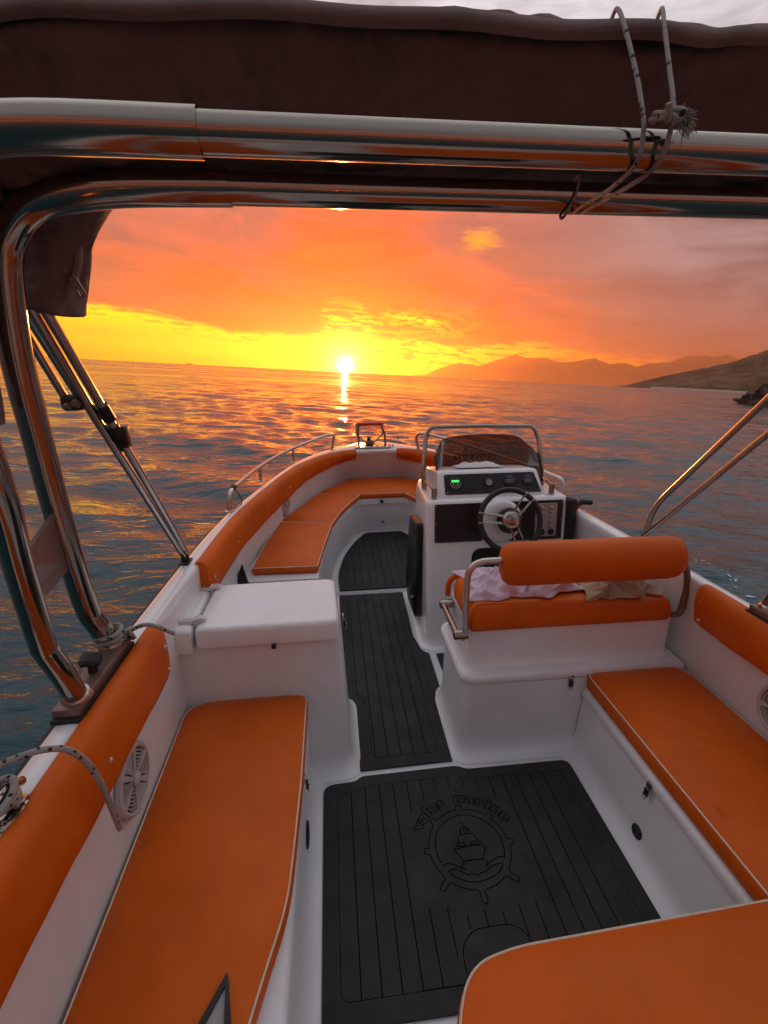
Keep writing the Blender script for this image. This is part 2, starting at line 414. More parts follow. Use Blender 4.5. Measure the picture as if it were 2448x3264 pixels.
def tube(path, r, seg=10, closed=False, cap=True, sq=(1, 1)):
    P = [Vector(p) for p in path]; n = len(P); V = []; F = []
    def tan(i):
        if closed: return (P[(i+1) % n]-P[i-1]).normalized()
        return (P[min(i+1, n-1)]-P[max(i-1, 0)]).normalized()
    t = tan(0); u = t.orthogonal().normalized()
    for i in range(n):
        t2 = tan(i); ax = t.cross(t2)
        if ax.length > 1e-9: u = Matrix.Rotation(t.angle(t2), 3, ax) @ u
        u = (u-t2*u.dot(t2)).normalized(); t = t2; w = t.cross(u)
        rr = r(i/(n-1)) if callable(r) else r
        for k in range(seg):
            a = 2*math.pi*k/seg; V.append(P[i]+u*math.cos(a)*rr*sq[0]+w*math.sin(a)*rr*sq[1])
    for i in range(n if closed else n-1):
        for k in range(seg):
            a = i*seg+k; b = i*seg+(k+1) % seg; c = ((i+1) % n)*seg+(k+1) % seg; d = ((i+1) % n)*seg+k
            F.append((a, b, c, d))
    if cap and not closed: F.append(tuple(range(seg))[::-1]); F.append(tuple(range((n-1)*seg, n*seg)))
    return MB().add(V, F)
def lathe(prof, seg=24, mtx=None):
    """profile (r, z) turned about z"""
    V = []; F = []
    for r, z in prof:
        for k in range(seg):
            a = 2*math.pi*k/seg; V.append(Vector((r*math.cos(a), r*math.sin(a), z)))
    for i in range(len(prof)-1):
        for k in range(seg):
            F.append((i*seg+k, i*seg+(k+1) % seg, (i+1)*seg+(k+1) % seg, (i+1)*seg+k))
    if prof[-1][0] > 1e-6: F.append(tuple(range((len(prof)-1)*seg, len(prof)*seg)))
    if prof[0][0] > 1e-6: F.append(tuple(range(seg))[::-1])
    mb = MB().add(V, F)
    return mb.xf(mtx) if mtx is not None else mb
def bbox(x0, x1, y0, y1, z0, z1, bev=0.0, seg=2):
    bm = bmesh.new(); bmesh.ops.create_cube(bm, size=1)
    for v in bm.verts: v.co = ((x0+x1)/2+v.co.x*(x1-x0), (y0+y1)/2+v.co.y*(y1-y0), (z0+z1)/2+v.co.z*(z1-z0))
    if bev: bmesh.ops.bevel(bm, geom=bm.edges[:], offset=bev, segments=seg, affect='EDGES', profile=0.5)
    bm.verts.index_update(); mb = MB().add([v.co.copy() for v in bm.verts], [[v.index for v in f.verts] for f in bm.faces]); bm.free()
    return mb
def loft(rings, closed=False):
    n = len(rings[0]); V = [p for r_ in rings for p in r_]; F = []
    for k in range(len(rings)-1):
        for i in range(n if closed else n-1):
            j = (i+1) % n
            F.append((k*n+i, k*n+j, (k+1)*n+j, (k+1)*n+i))
    return MB().add(V, F)
def frame(o, z, x=None):
    """matrix with origin o and local z axis along z"""
    z = Vector(z).normalized(); x = Vector(x) if x is not None else Vector((1, 0, 0))
    x = (x-z*x.dot(z)); x = x.normalized() if x.length > 1e-4 else z.orthogonal().normalized()
    y = z.cross(x); m = Matrix((x, y, z)).transposed().to_4x4(); m.translation = Vector(o); return m
def slab(outer, holes, z0, z1, fn=None):
    """flat piece with holes, extruded from z0 to z1"""
    loops = [ccw([Vector(p[:2]) for p in outer])]+[ccw([Vector(p[:2]) for p in h])[::-1] for h in holes]
    V3 = [[Vector((p.x, p.y, z1)) for p in l] for l in loops]
    tri = geometry.tessellate_polygon(V3); flat = [p for l in V3 for p in l]; N = len(flat)
    V = flat+[Vector((p.x, p.y, z0)) for p in flat]; F = []
    for t in tri:
        a, b, c = (flat[i] for i in t); F.append(tuple(t) if (b-a).cross(c-a).z > 0 else tuple(t[::-1]))
    o = 0
    for l in loops:
        n = len(l)
        for i in range(n): j = (i+1) % n; F.append((o+i, N+o+i, N+o+j, o+j))
        o += n
    if fn: V = [Vector(fn(v)) for v in V]
    return MB().add(V, F)
def clipx(poly, x0, x1):
    def half(p, s, c):
        out = []; n = len(p)
        for i in range(n):
            a, b = p[i-1], p[i]; da = s*(a.x-c); db = s*(b.x-c)
            if da >= 0 and db >= 0: out.append(b)
            elif da >= 0 > db: out.append(a+(b-a)*(da/(da-db)))
            elif da < 0 <= db: out += [a+(b-a)*(da/(da-db)), b]
        return out
    return half(half(poly, 1, x0), -1, x1)

# ------------------------------------------------------------------ the boat: outlines
OUT = [(-1.05, -.7, .77), (-1.05, .3, .77), (-1.045, .9, .77), (-1.033, 1.35, .77), (-1.012, 1.86, .77), (-.968, 2.4, .768), (-.86, 2.98, .765), (-.765, 3.41, .763), (-.67, 3.74, .762), (-.53, 4.06, .76), (-.33, 4.34, .76),
       (-.01, 4.62, .76),
       (.31, 4.36, .758), (.52, 4.09, .756), (.67, 3.78, .754), (.76, 3.46, .752), (.85, 3.05, .75), (.945, 2.45, .742), (.99, 1.92, .737), (1.01, 1.4, .735), (1.02, .9, .735), (1.02, .3, .735), (1.02, -.7, .735)]
COAM = [(-.975, -.7, .77), (-.975, .3, .77), (-.97, .9, .77), (-.962, 1.38, .77), (-.94, 1.84, .77), (-.905, 2.38, .768), (-.805, 2.96, .763), (-.715, 3.38, .760), (-.615, 3.69, .756), (-.45, 3.99, .753), (-.25, 4.155, .75),
        (0, 4.195, .75),
        (.24, 4.165, .75), (.44, 4.0, .75), (.60, 3.72, .75), (.70, 3.42, .748), (.79, 3.0, .746), (.885, 2.44, .740), (.92, 1.92, .736), (.952, 1.42, .734), (.955, .9, .734), (.955, .3, .734), (.955, -.7, .734)]
WALL = [(-.965, -.7, .40), (-.965, .3, .40), (-.962, .9, .40), (-.962, 1.38, .40), (-.95, 1.84, .40), (-.915, 2.38, .40), (-.82, 2.96, .40), (-.73, 3.38, .40), (-.635, 3.72, .41), (-.47, 4.04, .42), (-.28, 4.33, .43),
        (0, 4.36, .43),
        (.29, 4.34, .43), (.47, 4.05, .42), (.635, 3.74, .41), (.735, 3.42, .40), (.83, 3.0, .40), (.93, 2.44, .40), (.965, 1.92, .39), (.985, 1.42, .38), (.985, .9, .38), (.985, .3, .38), (.985, -.7, .38)]
pO, pC, pW = (catmull(p, 8) for p in (OUT, COAM, WALL))
NP = len(pO)
def lerp(a, b, t): return [p+(q-p)*t for p, q in zip(a, b)]
def dz(a, z): return [p+Vector((0, 0, z)) for p in a]
def setz(a, z, kx=1.0, ky=1.0, oy=0.0): return [Vector((p.x*kx, (p.y*ky+oy) if p.y > 1.5 else p.y, z)) for p in a]

boat = thing('motorboat', 'white open motorboat hull with moulded lockers and deck, bow towards the sun', 'boat', (0, 1.8, -0.4))
loft([setz(pO, -.45, .84, .93, .05), setz(pO, -.05, .92, .965, .03), setz(pO, .35, .975, .99, .01), dz(pO, -.075), dz(pO, -.06)]).obj('hull_shell', 'gel', boat, angle=60)
loft([[Vector((p.x*1.012, p.y*1.002, p.z-.062)) for p in pO], [Vector((p.x*1.02, p.y*1.004, p.z-.05)) for p in pO], [Vector((p.x*1.02, p.y*1.004, p.z-.022)) for p in pO], [Vector((p.x*1.004, p.y*1.0, p.z-.012)) for p in pO]]).obj('rub_rail', 'rubber', boat, angle=50)
loft([dz(pO, -.06), dz(pO, -.014), dz(lerp(pO, pC, .03), -.005), dz(lerp(pO, pC, .12), 0), dz(lerp(pO, pC, .5), .003), dz(lerp(pO, pC, .88), .001), dz(lerp(pO, pC, .97), -.004), dz(lerp(pO, pC, 1.0), -.014), dz(lerp(pC, pW, .06), -.02)]).obj('gunwale', 'gel', boat, angle=70)
loft([lerp(pC, pW, .04), lerp(pC, pW, .3), lerp(pC, pW, .7), pW, setz(pW, .2, .99, .995), setz(pW, -.02, .97, .985)]).obj('inner_liner', 'gelgrip', boat, angle=70)
# sole: flat aft, a small riser at y = 2.885, then rising gently to the bow
def bowz(y): return 0.022+0.085*(y-2.89)
O('sole', [(-1, -.7, 0), (1, -.7, 0), (1, 2.885, 0), (-1, 2.885, 0), (-1, 2.895, .018), (1, 2.895, .018), (1, 4.4, bowz(4.4)), (-1, 4.4, bowz(4.4))],
  [(0, 1, 2, 3), (3, 2, 5, 4), (4, 5, 6, 7)], 'gelgrip', boat, smooth=False)
O('transom', [(-1.0, -.68, -.4), (1.0, -.68, -.4), (1.0, -.68, .75), (-1.0, -.68, .75), (-1.0, -.74, -.4), (1.0, -.74, -.4), (1.0, -.74, .75), (-1.0, -.74, .75)],
  [(0, 1, 2, 3), (7, 6, 5, 4), (3, 2, 6, 7)], 'gel', boat, smooth=False)
def extr_y(prof, y0, y1, n=2):
    return loft([[Vector((x, y0+(y1-y0)*k/(n-1), z)) for x, z in prof] for k in range(n)])
# port and starboard seat boxes with a cove to the sole
pb = extr_y([(-.98, .302), (-.55, .302), (-.538, .296), (-.532, .28), (-.531, .07), (-.527, .04), (-.515, .018), (-.497, .007), (-.478, .002)], -.5, 1.47)
pbox = pb.obj('seat_box', 'gelgrip', boat, angle=60)
extr_y([(.475, .002), (.50, .006), (.525, .017), (.541, .04), (.549, .07), (.560, .235), (.563, .245)], -.5, 1.46).obj('seat_box', 'gelgrip', boat, angle=60)
sbox = extr_y([(.556, .252), (.553, .258), (.553, .278), (.558, .288), (.575, .292), (.99, .292)], -.5, 1.46).obj('seat_lid', 'gelgrip', boat, angle=60)
# bench box across the stern
bb = moulding(rect(-.17, .96, -.62, .585, .06), [(0, .002), (0, .29), (-.01, .302), (-.03, .305)]).obj('bench_box', 'gelgrip', boat)
# swim-through step plate at the aft edge of the cockpit sole
moulding(rect(-.47, -.2, -.5, .675, .02), [(0, .001), (0, .004), (-.004, .006)]).obj('sill', 'gel', boat)

# port storage locker with lifting lid
lock = moulding(rpoly([(-.99, 1.462), (-.372, 1.462, .05), (-.372, 1.83, .05), (-.99, 1.83)], 6),
    [(.062, .002), (.04, .006), (.02, .02), (.006, .045), (0, .08), (-.022, .56), (-.024, .578)], cap_top=True, fn=lambda v: (v.x, v.y+0.012*v.z if v.y < 1.6 else v.y, v.z)).obj('storage_locker', 'gelgrip', boat, angle=50)
moulding(rpoly([(-.99, 1.468), (-.908, 1.468), (-.908, 1.845), (-.99, 1.845)], 3), [(0, .57), (0, .648), (-.006, .658), (-.02, .661)]).obj('hinge_rail', 'gel', lock, angle=50)
moulding(rpoly([(-.901, 1.466, .03), (-.394, 1.466, .045), (-.404, 1.822, .05), (-.901, 1.822, .03)], 6),
    [(-.016, .579), (-.006, .5855), (-.001, .589), (0, .60), (-.003, .645), (-.006, .654), (-.012, .660), (-.020, .662), (-.024, .662)], fn=lambda v: (v.x, v.y+.02*(v.z-.58) if v.y < 1.6 else v.y, v.z)).obj('lid', 'gel', lock, angle=50)
M['hinge'] = material('pearl_hinge', (0.62, 0.55, 0.55), 0.22, metal=0.3)
for yy in (1.527, 1.775):
    h = moulding(rpoly([(-.957, yy-.012, .004), (-.908, yy-.014), (-.908, yy+.016), (-.95, yy+.014, .01)], 3), [(0, .661), (0, .668), (-.003, .671)]).obj('hinge', 'hinge', lock)
    moulding(rpoly([(-.902, yy-.014), (-.872, yy-.012, .008), (-.866, yy+.006, .008), (-.876, yy+.016, .008), (-.902, yy+.016)], 4), [(0, .664), (0, .676), (-.003, .679)]).obj('hinge', 'hinge', lock)
    tube([(-.905, yy-.014, .672), (-.905, yy+.016, .672)], .0055, 8).obj('hinge_pin', 'hinge', lock)
bbox(-.638, -.622, 1.452, 1.472, .575, .590, .003).obj('lid_notch', 'dark', lock)
def latch(parent, o, z, up):
    """over-centre latch: plate, lever and bail"""
    m = frame(o, z, up)
    bbox(-.012, .012, -.011, .011, 0, .004, .001).xf(m).obj('latch', 'steel2', parent)
    bbox(-.040, -.012, -.009, .009, .003, .011, .003).xf(m).obj('latch', 'black', parent)
    tube(fillet([m @ Vector(p) for p in [(-.03, -.006, .012), (-.052, -.006, .010), (-.052, .006, .010), (-.03, .006, .012)]], .006, 3), .0016, 6).obj('latch', 'steel2', parent)
latch(lock, (-.384, 1.60, .60), (1, 0, .05), (0, 0, 1))
latch(sbox, (.552, 1.035, .262), (-1, 0, .05), (0, 0, 1))
latch(pbox, (-.529, 1.19, .262), (1, 0, .0), (0, 0, 1))
def disc(parent, o, z, r, name='drain_cap', mat='steel2'):
    lathe([(r, 0), (r, .003), (r*.85, .006), (r*.55, .006), (r*.5, .003), (0, .003)], 20, frame(o, z)).obj(name, mat, parent)
disc(sbox, (.547, 1.04, .06), (-1, 0, .05), .024, mat='rubber')
disc(pbox, (-.530, 1.145, .075), (1, 0, .0), .040, mat='rubber')
disc(boat, (-.944, 2.205, .53), (1, 0, 0), .030, 'vent_cap', 'steel2')

# bow seat base (horseshoe) with a sloping riser down to the sole
inner = [(-.495, 2.34), (-.497, 2.42), (-.465, 2.75), (-.425, 3.06), (-.36, 3.35), (-.27, 3.58), (-.185, 3.775), (.205, 3.785), (.29, 3.58), (.37, 3.35), (.43, 3.06), (.50, 2.6)]
foot = [(-.44, 2.36), (-.445, 2.45), (-.445, 2.76), (-.438, 3.08), (-.385, 3.38), (-.295, 3.62), (-.175, 3.825), (.195, 3.835), (.285, 3.66), (.385, 3.38), (.44, 3.08), (.46, 2.6)]
ci = catmull([(x, y, 0) for x, y in inner], 5); cf = catmull([(x, y, 0) for x, y in foot], 5)
rings = []
for t, z in ((0, .408), (.02, .404), (.05, .392), (.4, None), (.8, None), (.93, None), (1.0, None), (1.12, None)):
    rr = []
    for a, b in zip(ci, cf):
        p = a.lerp(b, t); zb = bowz(p.y)
        zz = z if z is not None else {(.4): zb+.20, .8: zb+.055, .93: zb+.022, 1.0: zb+.008, 1.12: zb+.001}[t]
        if t == .8: p = a.lerp(b, .62)
        rr.append(Vector((p.x, p.y, zz)))
    rings.append(rr)
outl = [Vector((p.x, p.y, .408)) for p in pW if p.y > 2.34]
loft(rings).obj('bow_seat_riser', 'gelgrip', boat, angle=60)
shelf = [Vector((p.x, p.y)) for p in outl]
poly = [Vector((p.x, p.y)) for p in ci]+[Vector((.9, 2.6))]+shelf[::-1]+[Vector((-.93, 2.34))]
slab(poly, [], .36, .408).obj('bow_seat_shelf', 'gelgrip', boat, smooth=False)
O('seat_end_panel', [(-.93, 2.342, .02), (-.46, 2.342, .02), (-.495, 2.338, .405), (-.93, 2.338, .405)], [(0, 1, 2, 3)], 'gelgrip', boat, smooth=False)
bbox(-.012, .012, 3.768, 3.79, .372, .398, .004).obj('hatch_notch', 'dark', boat)
lathe([(.013, 0), (.013, .004), (.008, .009), (0, .010)], 16, frame((.012, 3.803, .20), (0, -1, .08))).obj('drain_stud', 'steel', boat)
# black wedge painted in for the shaded opening at the end of the bow seat
O('gap_shade_wedge', [(-.945, 2.31, .40), (-.868, 2.30, .40), (-.893, 2.325, .522), (-.945, 2.335, .40), (-.868, 2.335, .40), (-.893, 2.335, .522)], [(0, 1, 2), (3, 5, 4), (0, 2, 5, 3), (1, 4, 5, 2), (0, 3, 4, 1)], 'dark', boat, smooth=False)
# bow deck plate
moulding(rpoly([(-.20, 4.22, .02), (.14, 4.225, .02), (.05, 4.46, .05), (-.10, 4.46, .05)], 4), [(0, .752), (0, .768), (-.006, .772)]).obj('bow_plate', 'steel2', boat)

# ------------------------------------------------------------------ foam floor mats
G = .0016
def make_mat(name, label, outer, inner, seams, fn=None, grp=None, extra=None):
    o2 = rpoly(outer, 5); i2 = ccw(rpoly(inner, 5))
    t = thing(name, label, 'floor mat', (sum(p.x for p in o2)/len(o2), sum(p.y for p in o2)/len(o2), 0), grp)
    f = fn if fn else (lambda v: v)
    slab(offset(ccw(o2), -.0005), [], .0012, .0045, f).obj('mat_backing', 'groove', t, smooth=False)
    slab(o2, [offset(i2, G)], .0042, .0082, f).obj('border_strip', 'eva', t, smooth=False)
    xs = [min(p.x for p in i2)-1]+list(seams)+[max(p.x for p in i2)+1]
    for a, b in zip(xs[:-1], xs[1:]):
        if extra and extra(t, a, b, i2): continue
        p = clipx(i2, a+G, b-G)
        if len(p) > 2: slab(p, [], .0042, .0082, f).obj('foam_strip', 'eva', t, smooth=False)
    return t
S0, SP = -.4334, .05290
logo_c = Vector((0.0, 1.0932))
def logo_field(t, a, b, i2):
    """one field of foam round the logo, with the seams cut into it as slots"""
    if a < S0+3.5*SP or b > S0+12.5*SP: return False
    if abs(a-(S0+4*SP)) > 1e-4: return True
    x0, x1 = S0+4*SP+G, S0+12*SP-G
    top = lambda x: max(p.y for p in clipx(i2, x-.0004, x+.0004))
    xs = [S0+i*SP for i in range(5, 12)]; P = [Vector((x0, .7445)), Vector((x0, top(x0)))]
    prev = x0
    for x in xs:
        e = logo_c.y+math.sqrt(max(.0005, .222**2-x*x))
        P += [Vector((q, top(q))) for q in (prev+(x-prev)*k/5 for k in range(1, 5))]
        P += [Vector((x-G, top(x-G))), Vector((x-G, e)), Vector((x+G, e)), Vector((x+G, top(x+G)))]
        prev = x
    P += [Vector((x1, top(x1))), Vector((x1, .7445))]
    for x in reversed(xs):
        e = logo_c.y-math.sqrt(max(.001, .235**2-x*x))
        lo = .7445
        if abs(x) < .12: lo = .862 if abs(x) < .07 else .84
        if e <= lo+.01: continue
        if lo > .75: continue
        P += [Vector((x+G, lo)), Vector((x+G, e)), Vector((x-G, e)), Vector((x-G, lo))]
    slab(P, [], .0042, .0082).obj('foam_strip', 'eva', t, smooth=False)
    return True
aft = make_mat('floor_mat', 'large charcoal cockpit floor mat engraved with a ship wheel logo', 
    [(-.48, .69), (-.482, 1.383, .04), (-.362, 1.389, .02), (-.336, 1.409, .02), (.04, 1.415, .03), (.076, 1.395, .03), (.49, 1.392, .035), (.488, .69)],
    [(-.431, .743, .025), (-.431, 1.338, .035), (-.330, 1.352, .015), (-.312, 1.363, .015), (.026, 1.370, .03), (.062, 1.350, .03), (.438, 1.345, .03), (.438, .743, .025)],
    [S0+i*SP for i in range(1, 16)], None, 'foam floor mats', logo_field)
def engrave(pts, w, closed=False, z=.0083):
    """flat routed line"""
    P = [Vector((p[0], p[1])) for p in pts]; n = len(P); V = []; F = []
    for i in range(n):
        a = P[i-1] if (closed or i) else P[i]; c = P[(i+1) % n] if (closed or i < n-1) else P[i]
        t = (c-a).normalized(); q = Vector((-t.y, t.x))*w/2
        V += [(P[i].x+q.x, P[i].y+q.y, z), (P[i].x-q.x, P[i].y-q.y, z)]
    for i in range(n if closed else n-1):
        j = (i+1) % n; F.append((2*i, 2*i+1, 2*j+1, 2*j))
    return V, F
def logo(parent):
    cx, cy_ = logo_c
    at = lambda l: [(cx+x, cy_+y) for x, y in l]
    def lines(name, ll, w):
        mb = MB()
        for l, cl in ll: mb.add(*engrave([(p.x, p.y) for p in (catmull([(x, y, 0) for x, y in at(l)], 4, cl))], w, cl))
        mb.obj(name, 'groove', parent, smooth=False)
    # ship's wheel: rim with eight handles, short on the upper half, long below
    pts = []
    ro = .134
    for k in range(8):
        a0 = k*45; L = .150 if k < 5 else .172
        hw = 5.0 if k < 5 else 4.2
        def pl(r, a): return (r*math.cos(R(a)), r*math.sin(R(a)))
        if k in (5, 6, 7): pts += [pl(ro, a0-hw-3), pl(ro+.006, a0-hw+.6), pl(L-.01, a0-hw+1.0), pl(L, a0-1.5), pl(L, a0+1.5), pl(L-.01, a0+hw-1.0), pl(ro+.006, a0+hw-.6), pl(ro, a0+hw+3)]
        else: pts += [pl(ro, a0-hw-2), pl(ro+.004, a0-hw+1), pl(L, a0-hw+1.6), pl(L, a0+hw-1.6), pl(ro+.004, a0+hw-1), pl(ro, a0+hw+2)]
        for a in (a0+14, a0+22.5, a0+31): pts.append(pl(ro, a))
    lines('wheel_engraving', [(pts, True), ([(.1124*math.cos(R(a)), .1124*math.sin(R(a))) for a in range(-26, 208, 6)], False)], .0034)
    lines('wave_engraving', [([(-.1021, -.0504), (-.0887, -.0461), (-.0676, -.0509), (-.0313, -.0716)], False), ([(-.0313, -.0716), (-.0428, -.0597), (-.0294, -.0471)], False),
        ([(.0302, -.0444), (.0417, -.0554), (.0348, -.0688), (.0494, -.0587), (.0847, -.0435), (.1034, -.0482)], False),
        ([(-.0865, -.0674), (-.0619, -.0668), (-.0448, -.0758), (-.0304, -.0855), (-.0156, -.0849), (.0007, -.0914), (.0079, -.0877), (.0332, -.0814), (.0503, -.0706), (.0774, -.0644), (.0906, -.0659), (.068, -.0912), (.0261, -.1067), (-.0184, -.1104), (-.0554, -.0972), (-.0775, -.08)], True)], .0036)
    mb = MB()
    for l, cl, w in (([(-.0534, -.0051), (-.0312, -.0445), (.0302, -.0444), (.0543, -.0051), (.03, .0), (0, .003), (-.0434, -.003)], True, .0042),
                 ([(-.0534, -.0051), (-.0434, .0038), (-.0400, .012), (-.03, .0254), (-.0291, .0385), (-.0201, .0427), (.0158, .0439), (.0265, .0399), (.032, .0234), (.0459, .001)], False, .0032),
                 ([(-.018, .043), (-.0172, .056), (-.0112, .0661), (.0007, .0702), (.0113, .0607), (.0158, .0439)], False, .0042), ([(-.004, .043), (-.004, .066)], False, .003), ([(.005, .043), (.004, .066)], False, .003),
                 ([(-.0005, .070), (-.0027, .0873), (-.0205, .081), (-.004, .079)], False, .003),
                 ([(-.038, .004), (-.033, .016), (-.013, .015), (-.011, .005), (-.038, .004)], False, .004), ([(.005, .007), (.007, .017), (.027, .015), (.035, .004), (.005, .007)], False, .004)):
        mb.add(*engrave(at(l), w, cl))
    mb.obj('ship_engraving', 'groove', parent, smooth=False)
    # outlined lettering on an arc
    def letters(txt, a0, a1, r, size, name):
        mb = MB()
        for i, ch in enumerate(txt):
            cu = bpy.data.curves.new('txt', 'FONT'); cu.body = ch; cu.size = size; cu.align_x = 'CENTER'; cu.fill_mode = 'NONE'; cu.bevel_depth = .0019; cu.bevel_resolution = 0; cu.offset = .0026
            ob = bpy.data.objects.new('txt', cu); C.objects.link(ob); dg = bpy.context.evaluated_depsgraph_get()
            me = bpy.data.meshes.new_from_object(ob.evaluated_get(dg))
            a = a0+(a1-a0)*i/(len(txt)-1)
            mt = Matrix.Translation((cx+r*math.cos(R(a)), cy_+r*math.sin(R(a)), .0079)) @ Matrix.Rotation(R(a-90), 4, 'Z') @ Matrix.Diagonal((1.36, 1, .5, 1))
            mb.add([mt @ v.co for v in me.vertices], [tuple(p.vertices) for p in me.polygons])
            bpy.data.objects.remove(ob); bpy.data.meshes.remove(me); bpy.data.curves.remove(cu)
        mb.obj(name, 'groove', parent, smooth=False)
    letters('volos', 149, 111, .163, .054, 'lettering')
    letters('marine', 84, 31, .163, .054, 'lettering')
    # inspection hatch outline near the bench
    hl = [(-.101, .745), (-.101, .80), (-.089, .832), (-.055, .857), (-.01, .862), (.051, .860), (.085, .838), (.099, .80), (.099, .745)]
    mb = MB(); mb.add(*engrave([(p.x, p.y) for p in catmull([(x, y, 0) for x, y in hl], 5)], .003))
    for x in (S0+7*SP, S0+8*SP, S0+9*SP):
        e = logo_c.y-math.sqrt(.205**2-x*x) if abs(x) > .03 else .905
        mb.add(*engrave([(x, .861), (x, e)], .003))
    mb.add(*engrave([(S0+6*SP, .80), (S0+6*SP, logo_c.y-.17)], .003)); mb.add(*engrave([(S0+10*SP, .825), (S0+10*SP, logo_c.y-.185)], .003))
    mb.obj('hatch_engraving', 'groove', parent, smooth=False)
logo(aft)
make_mat('floor_mat', 'long charcoal strip mat running between the locker and the console', 
    [(-.34, 1.436), (-.338, 1.80, .03), (-.366, 1.838, .02), (-.386, 1.842), (-.39, 2.876), (.042, 2.872), (.024, 2.33, .05), (.036, 2.275, .03), (.048, 2.19, .03), (.083, 2.158, .01), (.079, 1.845, .01), (.052, 1.836, .02), (.036, 1.80, .02), (.030, 1.442)],
    [(-.287, 1.492, .02), (-.284, 1.80, .05), (-.32, 1.875, .04), (-.345, 1.885), (-.345, 2.838), (-.0135, 2.832, .002), (-.017, 2.50), (-.017, 2.30, .03), (-.008, 2.20, .03), (.031, 2.155, .03), (.028, 1.888, .02), (-.004, 1.855, .02), (-.018, 1.80, .03), (-.020, 1.492, .02)],
    [S0+i*SP for i in range(2, 9)], None, 'foam floor mats')
bowfn = lambda v: (v.x, v.y, v.z+bowz(v.y)+.0005)
make_mat('floor_mat', 'charcoal rounded mat on the bow sole inside the horseshoe seat',
    [(-.386, 2.905), (-.395, 3.11, .1), (-.34, 3.40, .1), (-.25, 3.62, .1), (-.145, 3.79, .03), (.165, 3.797, .03), (.25, 3.66, .1), (.34, 3.40, .1), (.385, 3.10, .05), (.385, 2.905)],
    [(-.345, 2.94), (-.352, 3.11, .1), (-.30, 3.39, .1), (-.215, 3.59, .1), (-.12, 3.75, .03), (.14, 3.755, .03), (.21, 3.64, .1), (.30, 3.39, .1), (.34, 3.10, .05), (.34, 2.94)],
    [S0+i*SP for i in range(2, 15)], bowfn, 'foam floor mats')
make_mat('floor_mat', 'small charcoal footwell mat between helm seat and console',
    [(.122, 1.88), (.12, 2.152), (.90, 2.15), (.90, 1.88)], [(.165, 1.91), (.165, 2.12), (.85, 2.12), (.85, 1.91)], [S0+i*SP for i in range(12, 25)], None, 'foam floor mats')

# ------------------------------------------------------------------ seat cushions
def cushion(label, poly, z0, z1, loc, fn=None, r=.014, pipe=True, grp='orange seat cushions'):
    t = thing('seat_cushion', label, 'cushion', (loc[0], loc[1], z0), grp)
    pl = ccw(rpoly(poly, 7))
    mb = moulding(pl, cushion_prof(z0, z1, r), cap_top=False, cap_bot=True, fn=fn)
    mb.add(*crown_top([Vector((p.x, p.y, z1-r*.05)) for p in offset(pl, -r*.8)], .025, seed=loc[0]*7+loc[1], fall=.04)).obj('cover', 'orange', t, angle=80)
    if pipe:
        path = [Vector((p.x, p.y, z1-r*.32)) for p in offset(pl, -r*.25)]
        if fn: path = [Vector(fn(p)) for p in path]
        tube(path, .0027, 6, closed=True).obj('piping', 'piping', t)
    return t
cushion('long orange cushion on the port cockpit seat, tapering towards the camera',
    [(-.948, -.3), (-.95, .8), (-.956, 1.44, .07), (-.90, 1.482, .05), (-.60, 1.484), (-.526, 1.474, .035), (-.526, 1.1), (-.533, .90, .1), (-.540, .76, .12), (-.575, .64, .1), (-.66, .3), (-.68, -.3)], .303, .36, (-.75, .8))
cushion('orange cushion on the starboard cockpit seat beside the helm seat',
    [(.566, -.3), (.562, 1.455, .02), (.60, 1.474, .02), (.945, 1.47, .05), (.972, 1.40, .03), (.972, -.3)], .293, .36, (.77, .8))
cushion('broad orange bench cushion in the near right corner of the cockpit',
    [(-.22, -.5), (-.218, .50, .10), (-.165, .60, .07), (-.06, .622, .05), (.55, .642), (.93, .645, .03), (.95, -.5)], .307, .372, (.3, .3))
cushion('orange bow seat cushion nearest the locker, port side, with square aft end',
    [(-.865, 2.415, .02), (-.502, 2.40, .02), (-.47, 2.70), (-.419, 3.078, .01), (-.782, 3.178, .01), (-.835, 2.80)], .409, .456, (-.65, 2.8))
cushion('orange bow seat cushion on the port curve below the round speaker',
    [(-.418, 3.086, .01), (-.35, 3.362), (-.26, 3.60), (-.178, 3.785, .01), (-.553, 3.845, .01), (-.66, 3.55), (-.785, 3.188, .01)], .409, .456, (-.5, 3.4))
cushion('orange bow seat cushion in the middle of the bow',
    [(-.172, 3.792, .01), (.191, 3.792, .01), (.56, 3.85, .01), (.43, 4.08), (.289, 4.318, .03), (-.256, 4.318, .03), (-.42, 4.10), (-.55, 3.855, .01)], .409, .456, (0, 4.0))
cushion('orange bow seat cushion on the starboard side, mostly behind the console',
    [(.195, 3.784, .01), (.27, 3.60), (.36, 3.362), (.43, 3.078, .01), (.79, 3.18, .01), (.66, 3.55), (.562, 3.842, .01)], .409, .456, (.5, 3.4))

